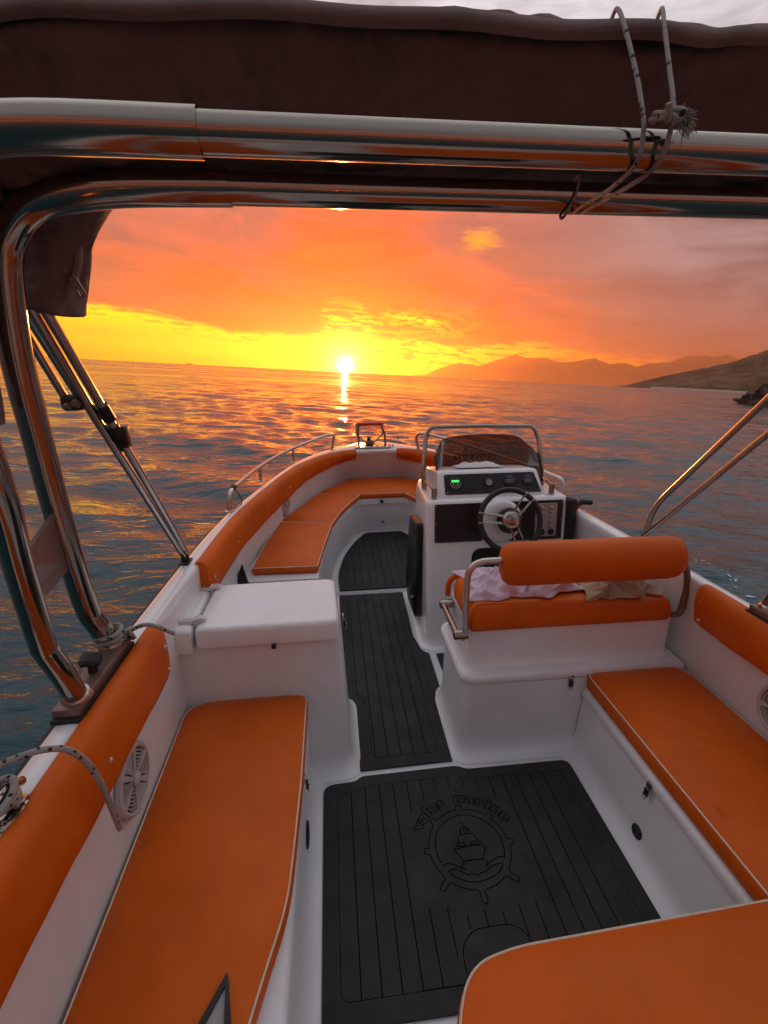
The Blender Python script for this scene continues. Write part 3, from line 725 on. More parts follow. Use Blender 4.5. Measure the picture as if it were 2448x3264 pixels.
# ------------------------------------------------------------------ coaming pads
def normals(path):
    out = []
    for i in range(len(path)):
        t = path[min(i+1, len(path)-1)]-path[max(i-1, 0)]; t.z = 0; t.normalize(); out.append(Vector((t.y, -t.x, 0)))
    return out
nC = normals(pC)          # points inboard (path runs port aft -> bow -> starboard aft)
snap_me = lathe([(.0075, 0), (.0075, .002), (.005, .0045), (0, .0052)], 12)
_s = snap_me.obj('snap_button', 'snap'); snap_mesh = _s.data; BOAT.remove(_s); bpy.data.objects.remove(_s)
def pad(label, i0, i1, hfun, snaps, seed):
    idx = [i0+(i1-i0)*k/((i1-i0)*3) for k in range((i1-i0)*3+1)]
    def at(a):
        k = min(int(a), NP-2); f = a-k
        return pC[k].lerp(pC[k+1], f), nC[k].lerp(nC[k+1], f).normalized(), pW[k].lerp(pW[k+1], f)
    L = len(idx); rings = []
    for j, a in enumerate(idx):
        p, nn, w = at(a); h = hfun(j/(L-1)); e = min(j, L-1-j)
        wv = .0022*math.sin(a*1.1+seed)+.0012*math.sin(a*2.9+seed*2)
        th = 1.0 if e > 1 else (.95 if e == 1 else .82)
        k = h/.16
        wn = (w-p).dot(nn)*(h/(p.z-w.z))
        prof = [(-.014, .001), (-.013, .007), (-.006, .012*th), (.004, .0145*th), (.018, .011*th), (.032*th, -.002), (.040*th+wv*.3, -.024*k), (.042*th+wv, -.06*k), (.042*th+wv+wn*.6, -.10*k), (.040*th+wv+wn*.9, -.14*k), (.034*th+wn, -.156*k+wv), (.018+wn, -.164*k+wv), (.004+wn, -.158*k+wv), (-.004, -.05), (-.010, -.012)]
        rings.append([p+nn*x+Vector((0, 0, z)) for x, z in prof])
    t = thing('coaming_pad', label, 'pad', tuple(at(idx[L//2])[0]+Vector((0, 0, -.15))), 'orange coaming pads')
    mb = loft(rings, closed=True); n = len(rings[0])
    mb.f.append(tuple(range(n))); mb.f.append(tuple(range((L-1)*n, L*n))[::-1])
    mb.obj('pad_cover', 'orange', t, angle=75)
    for a, fz in snaps:
        p, nn, w = at(i0+(i1-i0)*a); h = hfun(a); wn = (w-p).dot(nn)*(h/(p.z-w.z))
        pos = p+nn*(.0400+wn*fz)+Vector((0, 0, -h*fz))
        OM('snap_button', snap_mesh, t, mtx=frame(pos, nn))
    return t
def idx_y(y, side):
    r_ = range(0, NP//2+1) if side < 0 else range(NP//2, NP)
    return min(r_, key=lambda i: abs(pC[i].y-y))
def idx_x(x): return min(range(NP), key=lambda i: abs(pC[i].x-x)+(0 if pC[i].y > 4.05 else 9))
pad('long orange coaming pad on the port gunwale beside the arch foot', 0, idx_y(1.34, -1), lambda t: .165, [(.975, .3), (.975, .78), (.70, .55), (.40, .55)], 0.4)
pad('orange coaming pad curving along the port bow from the locker forward', idx_y(1.80, -1), idx_x(-.20), lambda t: .165-.075*max(0, t-.45)/.55, [(.02, .5), (.14, .55), (.30, .55), (.45, .55), (.62, .55), (.80, .55), (.98, .3), (.98, .8), (.90, .6)], 1.7)
pad('short orange coaming pad on the starboard bow behind the windscreen', idx_x(.195), idx_y(2.72, 1), lambda t: .10+.05*t, [(.02, .3), (.02, .8), (.14, .5), (.4, .5), (.7, .5)], 2.9)
pad('orange coaming pad on the starboard gunwale aft of the helm seat', idx_y(1.44, 1), NP-1, lambda t: .150, [(.02, .3), (.02, .80), (.35, .55), (.65, .55)], 4.2)

# ------------------------------------------------------------------ speakers
def speaker(label, o, z, r):
    t = thing('speaker', label, 'speaker', o, 'round marine speakers')
    m = frame(o, z, (0, 1, 0))
    lathe([(r, 0), (r, .006), (r*.97, .012), (r*.90, .015), (r*.84, .013), (r*.83, .004), (r*.80, .002)], 36, m).obj('rim', 'spk', t)
    lathe([(r*.82, .003), (r*.5, .002), (0, .0015)], 30, m).obj('cone', 'spkdark', t)
    lathe([(r*.20, .004), (r*.20, .016), (r*.14, .020), (0, .021)], 20, m).obj('hub', 'spk', t)
    for k in range(6):
        rot = m @ Matrix.Rotation(R(60*k+14), 4, 'Z')
        mb = MB()
        V = [(r*.16, -r*.045, .011), (r*.86, -r*.085, .013), (r*.86, r*.085, .013), (r*.16, r*.045, .011)]
        mb.add([Vector(v) for v in V]+[Vector((v[0], v[1], .003)) for v in V], [(0, 1, 2, 3), (0, 4, 5, 1), (2, 6, 7, 3), (1, 5, 6, 2), (3, 7, 4, 0)]).xf(rot).obj('spoke', 'spk', t, smooth=False)
        mb = MB()
        for q in range(6):
            rr = r*(.27+.095*q); a0, a1 = R(9+6*(5-q)*.3), R(51-6*(5-q)*.3)
            pts = [Vector((rr*math.cos(a0+(a1-a0)*s/5), rr*math.sin(a0+(a1-a0)*s/5), .0095)) for s in range(6)]
            tb = tube(pts, r*.024, 4); mb.add(tb.v, tb.f)
        mb.xf(rot).obj('louvre_panel', 'spk', t)
    return t
speaker('large round grey speaker on the port cockpit wall above the long cushion', (-.961, 1.03, .492), (1, 0, .02), .094)
speaker('round grey speaker on the port bow wall above the curved seat', (-.752, 3.29, .545), (.97, -.22, .04), .085)
speaker('round grey speaker at the right edge on the starboard cockpit wall', (.972, 1.045, .485), (-1, 0, .06), .094)

# ------------------------------------------------------------------ steering console
con = thing('steering_console', 'white steering console with black panels, steering wheel and smoked windscreen', 'console', (.46, 2.55, 0))
lean = lambda v: (v.x-.012*v.z*(1 if v.x < .46 else -1), v.y+(.085*v.z if v.y < 2.5 else -.05*v.z), v.z)
body = moulding(rpoly([(.088, 2.225, .05), (.86, 2.225, .05), (.86, 2.90, .15), (.115, 2.90, .15)], 7),
    [(.045, .002), (.025, .006), (.010, .02), (.002, .05), (0, .10), (0, .40), (0, .775), (-.004, .805), (-.013, .822), (-.028, .830), (-.06, .832)], fn=lean).obj('console_body', 'gel', con, angle=50)
# raised instrument pod
pod_p = [(2.352, .828), (2.362, .84), (2.418, .945), (2.427, .954), (2.445, .958), (2.70, .925), (2.74, .915), (2.80, .828)]
xs = [(.150, .0), (.154, .5), (.166, .9), (.185, 1.0), (.70, 1.0), (.722, .9), (.738, .5), (.745, .0)]
rings = [[Vector((x-(.022*(z-.83)/.12 if x > .46 else -.012*(z-.83)/.12), y+(1-k)*.010*(1 if y < 2.5 else -1), z-(1-k)*.010*(z > .85))) for y, z in pod_p] for x, k in xs]
mb = loft(rings); mb.f = [f[::-1] for f in mb.f]
mb.f.append(tuple(range(len(pod_p)))[::-1]); n_ = len(pod_p); mb.f.append(tuple(range((len(xs)-1)*n_, len(xs)*n_)))
mb.obj('instrument_pod', 'gel', con, angle=40)
# dash: local frame on the sloping face (x right, y up the slope)
sl_ = Vector((0, 2.418-2.362, .945-.84)).normalized(); fn_ = Vector((0, -sl_.z, sl_.y))
DM = Matrix((Vector((1, 0, 0)), sl_, fn_)).transposed().to_4x4(); DM.translation = Vector((.455, 2.390, .8925))+fn_*.001
dash = moulding(rpoly([(-.262, -.056, .008), (.272, -.056, .008), (.238, .055, .010), (-.262, .055, .010)], 4), [(0, 0), (0, .004), (-.0015, .0055)]).xf(DM).obj('dash_panel', 'panel', con)
for x, y in ((-.25, .045), (0, .048), (.228, .046), (-.25, -.046), (.02, -.047), (.258, -.047)):
    lathe([(.003, 0), (.003, .001), (0, .0016)], 10, DM @ Matrix.Translation((x, y, .0055))).obj('screw', 'steel2', dash)
rad = lathe([(.037, 0), (.037, .005), (.034, .008), (.026, .0085), (0, .0085)], 28, DM @ Matrix.Translation((-.205, .002, .0055))).obj('radio', 'black', dash)
RD = DM @ Matrix.Translation((-.205, .002, .0145))
moulding(rect(-.021, .021, .007, .019, .002), [(0, 0), (0, .0006)]).xf(RD).obj('display', 'lcd', dash)
hp = [Vector((.031*math.cos(R(a)), .004+.031*math.sin(R(a)))) for a in range(180, 361, 10)]
moulding(hp, [(0, 0), (0, .0007)]).xf(RD).obj('key_plate', 'grey', dash)
for x, y, r_ in ((-.020, -.003, .0062), (0, -.003, .0078), (.020, -.003, .0062), (-.011, -.0155, .005), (0, -.019, .005), (.011, -.0155, .005)):
    lathe([(r_, 0), (r_, .002), (r_*.6, .0026), (0, .0026)], 14, RD @ Matrix.Translation((x, y, .0006))).obj('button', 'black', dash)
lathe([(.026, 0), (.026, .006), (.023, .008), (.0215, .006), (.021, .004), (0, .004)], 26, DM @ Matrix.Translation((-.018, .004, .0055))).obj('gauge', 'black', dash)
lathe([(.019, 0), (0, .0004)], 22, DM @ Matrix.Translation((-.018, .004, .0098))).obj('gauge_face', 'grey', dash)
tube([DM @ Matrix.Translation((-.018, .004, .0102)) @ Vector(p) for p in ((.002, -.002, 0), (-.012, .011, 0))], .0009, 5).obj('needle', 'black', dash)
for k in range(9):
    a = R(-40+k*32.5); tube([DM @ Matrix.Translation((-.018, .004, .0102)) @ Vector((q*math.cos(a), q*math.sin(a), 0)) for q in (.0145, .0178)], .0007, 4).obj('tick', 'black', dash)
for x in (.095, .200):
    lathe([(.034, 0), (.034, .004), (.031, .006), (0, .006)], 28, DM @ Matrix.Translation((x, .008, .0055))).obj('display_unit', 'black', dash)
    moulding(rect(-.020, .020, -.012, .010, .001), [(0, 0), (0, .0006)]).xf(DM @ Matrix.Translation((x, .008, .0118))).obj('display', 'screen', dash)
    moulding(rect(-.010, .010, .0215, .0245), [(0, 0), (0, .0006)]).xf(DM @ Matrix.Translation((x, .008, .0118))).obj('indicator_strip', 'grey', dash)
# aft face frame: x right, y up, origin on the face at z=.72
AN = Vector((0, -1, .085)).normalized(); AU = Vector((0, .085, 1)).normalized()
AM = Matrix((Vector((1, 0, 0)), AU, -AU.cross(Vector((1, 0, 0))) if False else Vector((1, 0, 0)).cross(AU))).transposed().to_4x4()
AM.translation = Vector((0, 2.225+.085*.72, .72))
def facepanel(name, x0, x1, z0, z1, mat, t=.005, r=.008, parent=con, screws=True):
    p = moulding(rect(x0, x1, z0-.72, z1-.72, r), [(0, -.002), (0, t), (-.0015, t+.0015)]).xf(AM).obj(name, mat, parent)
    if screws:
        for x in (x0+.009, x1-.009):
            for z in (z0+.009, (z0+z1)/2, z1-.009):
                lathe([(.003, 0), (.003, .001), (0, .0016)], 8, AM @ Matrix.Translation((x, z-.72, t+.0015))).obj('screw', 'steel2', p)
    return p
facepanel('hatch_panel', .122, .385, .606, .815, 'panel')
rp = facepanel('hatch_panel', .455, .822, .598, .815, 'panel')
facepanel('knee_shade_panel', .325, .76, .10, .565, 'dark', .002, .06, screws=False)  # flat dark panel standing in for the shade of the footwell opening
moulding(rect(.612, .633, .02, .06, .003), [(0, .006), (0, .010)]).xf(AM).obj('ignition_plate', 'black', rp)
sw = moulding(rect(.668, .788, -.103, .080, .004), [(0, .005), (0, .009), (-.001, .010)]).xf(AM).obj('switch_plate', 'alu', con)
for i in range(5):
    for x in (.703, .754):
        lathe([(.0105, 0), (.0105, .004), (.0075, .0055), (.007, .010), (.0045, .013), (0, .0135)], 14, AM @ Matrix.Translation((x+(-.0), .056-.0255*i, .010))).obj('switch_knob', 'alu', sw)
for x in (.706, .758):
    lathe([(.0175, 0), (.0175, .006), (.014, .009), (0, .009)], 18, AM @ Matrix.Translation((x, -.078, .010))).obj('socket_cap', 'black', sw)
# wheel boss and steering wheel
BO = Vector((.478, 2.225+.085*.72-.004, .712))
lathe([(.120, 0), (.117, .010), (.104, .030), (.085, .040), (.05, .044), (0, .045)], 36, frame(BO, AN, (1, 0, 0))).obj('wheel_boss', 'gel', con)
WN = Vector((0, -.93, .37)).normalized(); WC = Vector((.492, 2.185, .748))
tube([BO+AN*.03, WC-WN*.02], .036, 20).obj('steering_column', 'black', con)
WM = frame(WC, WN, (1, 0, 0))
wh = tube([WM @ Vector((.158*math.cos(2*math.pi*k/48), .158*math.sin(2*math.pi*k/48), .004)) for k in range(48)], .0145, 12, closed=True).obj('steering_wheel', 'leather', con)
lathe([(.066, -.016), (.066, -.004), (.060, .006), (.052, .008)], 28, WM).obj('hub_collar', 'black', wh)
lathe([(.051, .004), (.051, .014), (.047, .026), (.036, .034), (.033, .032), (.030, .033), (.015, .036), (0, .036)], 28, WM).obj('hub_cap', 'steel', wh)
mb = MB()
for k in range(8):
    p = moulding(rpoly([(.002, -.0016), (.012, -.003), (.015, 0), (.012, .003), (.002, .0016)], 2), [(0, .0355), (0, .0368)]); p.xf(WM @ Matrix.Rotation(R(45*k), 4, 'Z')); mb.add(p.v, p.f)
mb.obj('emblem', 'bracket', wh)
for a in (48, 173, -70):
    for s in (-1, 1):
        p0 = WM @ Vector((.044*math.cos(R(a+s*24)), .044*math.sin(R(a+s*24)), .012)); p1 = WM @ Vector((.150*math.cos(R(a+s*9.0)), .150*math.sin(R(a+s*9.0)), .006))
        tube([p0, p0.lerp(p1, .5)+WN*.003, p1], .0072, 8, sq=(1, .7)).obj('spoke', 'steel', wh)
        c0 = [WM @ Vector((.158*math.cos(R(a+s*9.0+k*1.6)), .158*math.sin(R(a+s*9.0+k*1.6)), .004)) for k in (-1, -.33, .33, 1)]
        tube(c0, .0158, 12).obj('rim_clip', 'steel', wh)
# port side door in black
dp = [(2.40, .675, .03), (2.655, .645, .03), (2.83, .10, .05), (2.72, .03, .03), (2.45, .045, .05)]
door = moulding([Vector((p.x, p.y)) for p in rpoly(dp, 5)], [(0, 0), (0, .030), (-.006, .036)])
door.v = [Vector((.092-v.z-.012*v.y, v.x, v.y)) for v in door.v]; door.f = [f[::-1] for f in door.f]
door = door.obj('side_door', 'black', con, angle=45)
tube([(.062, 2.50, .175), (.030, 2.50, .175)], .010, 12).obj('door_knob', 'steel', door)
for z in (.47, .42): moulding(rect(2.475, 2.50, z, z+.025, .006), [(0, 0), (0, .004)]).xf(Matrix(((0, 0, -1, .050), (1, 0, 0, 0), (0, 1, 0, 0), (0, 0, 0, 1)))).obj('vent_slot', 'dark', door)
# grab rail over the windscreen, with short stanchions on the shoulders
tube(fillet([(.118, 2.545, .835), (.108, 2.56, .93), (.135, 2.64, 1.10), (.158, 2.655, 1.162), (.46, 2.665, 1.162), (.775, 2.655, 1.155), (.800, 2.63, 1.10), (.805, 2.56, .95), (.81, 2.54, .83)], [.05, .1, .07, .05, .07, .06, .08], 7), .0125, 12).obj('grab_rail', 'steel', con)
for xx, s in ((.128, -1), (.775, 1)):
    lathe([(.017, 0), (.017, .004), (.0145, .006), (.0145, .060), (.012, .063), (0, .063)], 18, Matrix.Translation((xx, 2.345, .830))).obj('stanchion', 'steel', con)
    lathe([(.016, 0), (.016, .004), (.0135, .006), (.0135, .060), (0, .061)], 18, Matrix.Translation((.112 if s < 0 else .808, 2.545, .830))).obj('stanchion', 'steel', con)
    tube([(xx, 2.345, .878), (.112 if s < 0 else .808, 2.545, .882)], .0085, 10).obj('side_rail', 'steel', con)
# windscreen: smoked acrylic, wrapped round the pod
plan = [(.172, 2.47), (.178, 2.55), (.205, 2.62), (.27, 2.66), (.46, 2.685), (.66, 2.66), (.725, 2.62), (.762, 2.55), (.772, 2.47)]
topz = [.925, 1.025, 1.062, 1.098, 1.108, 1.102, 1.062, 1.015, .915]
botz = [.84, .88, .925, .93, .930, .93, .925, .88, .84]
cpl = catmull([(x, y, z) for (x, y), z in zip(plan, topz)], 6); cbl = catmull([(x*1.0, y+.02, z) for (x, y), z in zip(plan, botz)], 6)
nn = normals(cpl)
outr = [lerp(cbl, cpl, t) for t in (0, .33, .66, 1)]
rg = outr+[[p+q*.004 for p, q in zip(r_, nn)] for r_ in reversed(outr)]+[outr[0]]
ws = loft(rg).obj('windscreen', 'glass', con, angle=50)
tube([p+Vector((0, 0, -.003)) for p in cbl], .0055, 6).obj('screen_gasket', 'rubber', ws)
tube(cpl, .0026, 6).obj('screen_edge', 'ink', ws)
for s, x in ((-1, .172), (1, .772)):
    tube([(x, 2.47, .83), (x+.0, 2.475, .93), (x, 2.55, 1.02)], .006, 6).obj('screen_post', 'rubber', ws)
def phone_text():
    cu = bpy.data.curves.new('txt', 'FONT'); cu.body = '0677151744'; cu.size = .047; cu.align_x = 'CENTER'; cu.extrude = .0004; cu.offset = .0008; cu.space_character = 1.12; cu.shear = .12
    ob = bpy.data.objects.new('txt', cu); C.objects.link(ob); dg = bpy.context.evaluated_depsgraph_get()
    me = bpy.data.meshes.new_from_object(ob.evaluated_get(dg)); mb = MB()
    V = []
    for v in me.vertices:
        x = .448-v.co.x; zz = .958+v.co.y*.98        # reads from ahead of the boat, mirrored from the helm
        k = min(range(len(cpl)), key=lambda i: abs(cpl[i].x-x)); k = min(max(k, 1), len(cpl)-2)
        a, b = (cpl[k-1], cpl[k+1]); f = (x-a.x)/(b.x-a.x); y = a.y+(b.y-a.y)*f
        V.append(Vector((x, y+.02*(1-(zz-.93)/.17)-.0032+v.co.z*0, zz)))
    mb.add(V, [tuple(p.vertices)[::-1] for p in me.polygons])
    bpy.data.objects.remove(ob); bpy.data.meshes.remove(me); bpy.data.curves.remove(cu)
    mb.obj('phone_number', 'ink', ws, smooth=False)
phone_text()

# throttle control on the starboard side of the console
th = thing('throttle_control', 'black throttle box with red and black lever beside the console', 'throttle', (.88, 2.33, .55))
bbox(.842, .895, 2.26, 2.40, .545, .825, .02, 4).obj('control_box', 'black', th)
lathe([(.034, 0), (.034, .012), (.026, .022), (0, .024)], 20, frame((.893, 2.33, .735), (1, -.1, 0))).obj('pivot_boss', 'black', th)
tube(fillet([(.905, 2.33, .735), (.918, 2.31, .765), (.925, 2.30, .790)], .02, 4), .013, 10).obj('lever', 'red', th)
tube([(.915, 2.30, .787), (.93, 2.297, .795), (.985, 2.292, .792)], lambda t: .0135+.003*math.sin(t*3.1), 14).obj('lever_grip', 'black', th)
tube([(.908, 2.32, .735), (.962, 2.30, .742)], .0035, 8).obj('shift_rod', 'steel2', th)

# folded white cloth lying on the pod under the windscreen
def crumple(name, x0, x1, y0, y1, zf, mat, nx, ny, amp, seed, fx=9, fy=14, edge=.35, parent=None, wob=.02, sub=None):
    V = []; F = []
    for j in range(ny+1):
        for i in range(nx+1):
            u, v = i/nx, j/ny
            e = min(u, 1-u, v, 1-v); k = min(1, e/edge)
            nz = noise.noise(Vector((u*fx, v*fy, seed))); n2 = noise.noise(Vector((u*fx*2.3+3, v*fy*2.1, seed+9)))
            ridge = (1-abs(nz)*2.2)+.35*(1-abs(noise.noise(Vector((u*fx*1.7+7, v*fy*1.9, seed+4))))*3.0)
            z = zf(u, v)+amp*k*(.35+.55*ridge+.25*n2)
            x = x0+(x1-x0)*u+wob*noise.noise(Vector((u*3, v*4, seed+20))); y = y0+(y1-y0)*v+wob*noise.noise(Vector((u*5, v*3, seed+30)))
            V.append(Vector((x, y, z)))
    for j in range(ny):
        for i in range(nx):
            a = j*(nx+1)+i; F.append((a, a+1, a+nx+2, a+nx+1))
    N = len(V); V2 = V+[Vector((p.x, p.y, p.z-.0025)) for p in V]; F2 = F+[tuple(N+i for i in f[::-1]) for f in F]
    bd = [i for i in range(nx)]+[(j*(nx+1)+nx) for j in range(ny)]+[ny*(nx+1)+i for i in range(nx, 0, -1)]+[j*(nx+1) for j in range(ny, 0, -1)]
    for a, b in zip(bd, bd[1:]+bd[:1]): F2.append((b, a, N+a, N+b))
    return O(name, V2, F2, mat, parent, angle=80)
tag(crumple('folded_cloth', .285, .55, 2.475, 2.60, lambda u, v: .960-.13*(v*.125)+.004, 'paper', 26, 14, .022, 3.3, 3, 2, .25, wob=.012), 'crumpled white cloth on the console top under the windscreen', 'cloth')

# ------------------------------------------------------------------ helm seat
hs = thing('helm_seat', 'white moulded helm seat with orange cushion and orange roll backrest', 'seat', (.5, 1.66, 0))
moulding(rpoly([(.072, 1.47, .04), (.96, 1.46), (.96, 1.87), (.072, 1.87, .06)], 6), [(.05, .002), (.03, .006), (.012, .02), (.003, .05), (0, .09), (.002, .34)], fn=lambda v: (v.x+.03*v.z*(v.x < .5), v.y, v.z)).obj('seat_pedestal', 'gelgrip', hs, angle=50)
moulding(rpoly([(.072, 1.478, .05), (.955, 1.468), (.955, 1.87), (.072, 1.87, .06)], 6), [(-.004, .335), (.010, .343), (.014, .352), (.014, .366), (.010, .376), (-.002, .383), (-.02, .386)], cap_bot=True).obj('pedestal_lip', 'gel', hs, angle=60)
moulding(rpoly([(.092, 1.525, .025), (.925, 1.515, .02), (.925, 1.84, .04), (.085, 1.84, .06)], 6), [(.016, .384), (.006, .392), (0, .41), (-.004, .545), (-.004, .565)], fn=lambda v: (v.x, v.y-.01*(v.z-.38)/.18, v.z)).obj('seat_box', 'gel', hs, angle=50)
cu_ = moulding(rpoly([(.094, 1.502, .02), (.905, 1.492, .03), (.905, 1.80, .06), (.10, 1.81, .06)], 7), [(-.012, .552), (-.002, .556), (.003, .575), (.002, .615), (-.004, .638), (-.012, .654), (-.022, .661), (-.03, .6625), (-.034, .6625)], cap_bot=True, fn=lambda v: (v.x, v.y, v.z-.02*max(0, (v.x-.6)/.3)*(v.z > .6))).obj('seat_cushion', 'orange', hs, angle=80)
# end bolster at the front of the cushion
tube(catmull([(.078, 1.80, .555), (.085, 1.80, .62), (.12, 1.79, .652), (.2, 1.785, .658)], 5), .012, 10).obj('cushion_bolster', 'orange', hs)
# roll backrest
bx = [(.196, .2), (.198, .55), (.206, .80), (.222, .94), (.25, 1.0), (.40, 1.01), (.55, 1.0), (.70, 1.01), (.84, 1.0), (.868, .95), (.886, .84), (.896, .6), (.899, .25)]
rings = []
for x, k in bx:
    rr = []
    for a in range(28):
        an = 2*math.pi*a/28; wv = 1+.010*math.sin(x*31+an*3)+.006*math.sin(x*67-an*2)
        rr.append(Vector((x, 1.505+.066*k*wv*math.cos(an), .826-.012*(x-.5)+.083*k*wv*math.sin(an))))
    rings.append(rr)
mb = loft(rings, closed=True); mb.f.append(tuple(range(28))); mb.f.append(tuple(range((len(bx)-1)*28, len(bx)*28))[::-1])
mb.f = [f[::-1] for f in mb.f]
mb.obj('backrest', 'orange', hs, angle=80)
tube(fillet([(.058, 1.505, .530), (.076, 1.505, .540), (.070, 1.505, .70), (.074, 1.505, .846), (.23, 1.505, .846)], [.02, .05, .075], 7), .0125, 12).obj('backrest_rail', 'steel2', hs)
tube(fillet([(.87, 1.505, .80), (.925, 1.505, .79), (.955, 1.505, .70), (.945, 1.505, .565), (.895, 1.505, .575)], [.04, .05, .05], 6), .0125, 12).obj('backrest_rail', 'bracket', hs)
for yy in (1.508, 1.742):
    lathe([(.0, .0), (.019, .0), (.019, .048), (.017, .052), (0, .052)], 18, frame((.084, yy, .545), (-1, 0, 0))).obj('pivot_boss', 'steel', hs)
tube([(.046, 1.508, .545), (.046, 1.742, .545)], .0125, 12).obj('side_bar', 'steel', hs)
latch(hs, (.50, 1.463, .345), (0, -1, 0), (0, 0, 1))

# cloth and bag on the helm seat
zt = lambda u, v: .664+.002
tag(crumple('beach_towel', .11, .57, 1.545, 1.80, zt, 'pink', 130, 60, .070, 1.3, 8.5, 4.0, .30, wob=.06), 'crumpled pale pink towel on the helm seat under the backrest', 'towel')
tag(crumple('plastic_bag', .57, .86, 1.505, 1.72, lambda u, v: .656+.012*math.sin(v*3), 'bag', 90, 70, .085, 5.1, 5.5, 5.0, .40, wob=.06), 'crumpled beige see-through plastic bag on the helm seat', 'bag')

# ------------------------------------------------------------------ stainless arch
arch = thing('stainless_arch', 'polished stainless steel double hoop arch standing on both gunwales', 'arch', (0, 1.08, .77))
fr = [(-1.023, 1.19, .80), (-1.033, 1.172, .875), (-1.044, 1.157, .941), (-1.030, 1.107, 1.17), (-1.010, 1.062, 1.39), (-.994, 1.029, 1.53), (-.974, 1.006, 1.637), (-.954, .990, 1.709), (-.933, .982, 1.748), (-.898, .974, 1.783), (-.856, .970, 1.803), (-.78, .967, 1.816), (-.702, .966, 1.822), (-.55, .965, 1.825)]
ar = [(-1.007, .976, .80), (-1.001, .934, .905), (-1.003, .91, .972), (-.999, .897, 1.007), (-.956, .828, 1.201), (-.926, .785, 1.319), (-.905, .745, 1.43), (-.885, .70, 1.56), (-.868, .667, 1.66), (-.85, .645, 1.715), (-.815, .631, 1.750), (-.76, .624, 1.768), (-.68, .620, 1.776), (-.52, .620, 1.777)]
mir = lambda pts: [(-x-.045, y, z-.02*max(0, min(1, (1.5-z)/.6))) for x, y, z in pts]
for pts, rad_, bar_ in ((fr, .0280, .0258), (ar, .0240, .0208)):
    for q in (pts, mir(pts)):
        tube(catmull(q, 5), rad_, 20).obj('hoop_leg', 'steel', arch)
    a, b = Vector(pts[-1]), Vector(mir(pts)[-1])
    tube([a.lerp(b, -.002), a.lerp(b, .25), a.lerp(b, .5), a.lerp(b, .75), a.lerp(b, 1.002)], bar_, 20).obj('cross_bar', 'steel', arch)
def footplate(s):
    f = (lambda x: x) if s < 0 else (lambda x: -x-.045)
    z = .771 if s < 0 else .738
    x0, x1 = sorted((f(-1.047), f(-.982)))
    bbox(x0, x1, .925, 1.235, z, z+.012, .002).obj('foot_pad', 'rubber', arch)
    bbox(x0+.003, x1-.003, .932, 1.228, z+.012, z+.034, .004).obj('foot_plate', 'bracket', arch)
    for yy, xx in ((.976, -1.007), (1.19, -1.023)):
        lathe([(.033, 0), (.033, .006), (.028, .014), (.0265, .016)], 20, Matrix.Translation((f(xx), yy, z+.034))).obj('foot_collar', 'steel2', arch)
    kn = lathe([(.012, 0), (.011, .02), (.014, .024), (.026, .028), (.028, .036), (.024, .044), (0, .048)], 14, Matrix.Translation((f(-1.014), 1.07, z+.034)))
    kn.v = [Vector((v.x, v.y, v.z+.004*math.sin(math.atan2(v.y-1.07, v.x-f(-1.014))*3)*(v.z > z+.058))) for v in kn.v]
    kn.obj('clamp_knob', 'rubber', arch)
    mb = MB(); pl = [(f(-1.016), .895, 1.06), (f(-1.040), 1.128, 1.075), (f(-1.026), 1.095, 1.225), (f(-.966), .835, 1.20)]
    P = [Vector(p) for p in pl]; nv = (P[1]-P[0]).cross(P[3]-P[0]).normalized()*.004
    mb.add([p-nv for p in P]+[p+nv for p in P], [(3, 2, 1, 0), (4, 5, 6, 7), (0, 1, 5, 4), (1, 2, 6, 5), (2, 3, 7, 6), (3, 0, 4, 7)]).obj('tie_plate', 'bracket', arch, smooth=False)
footplate(-1); footplate(1)

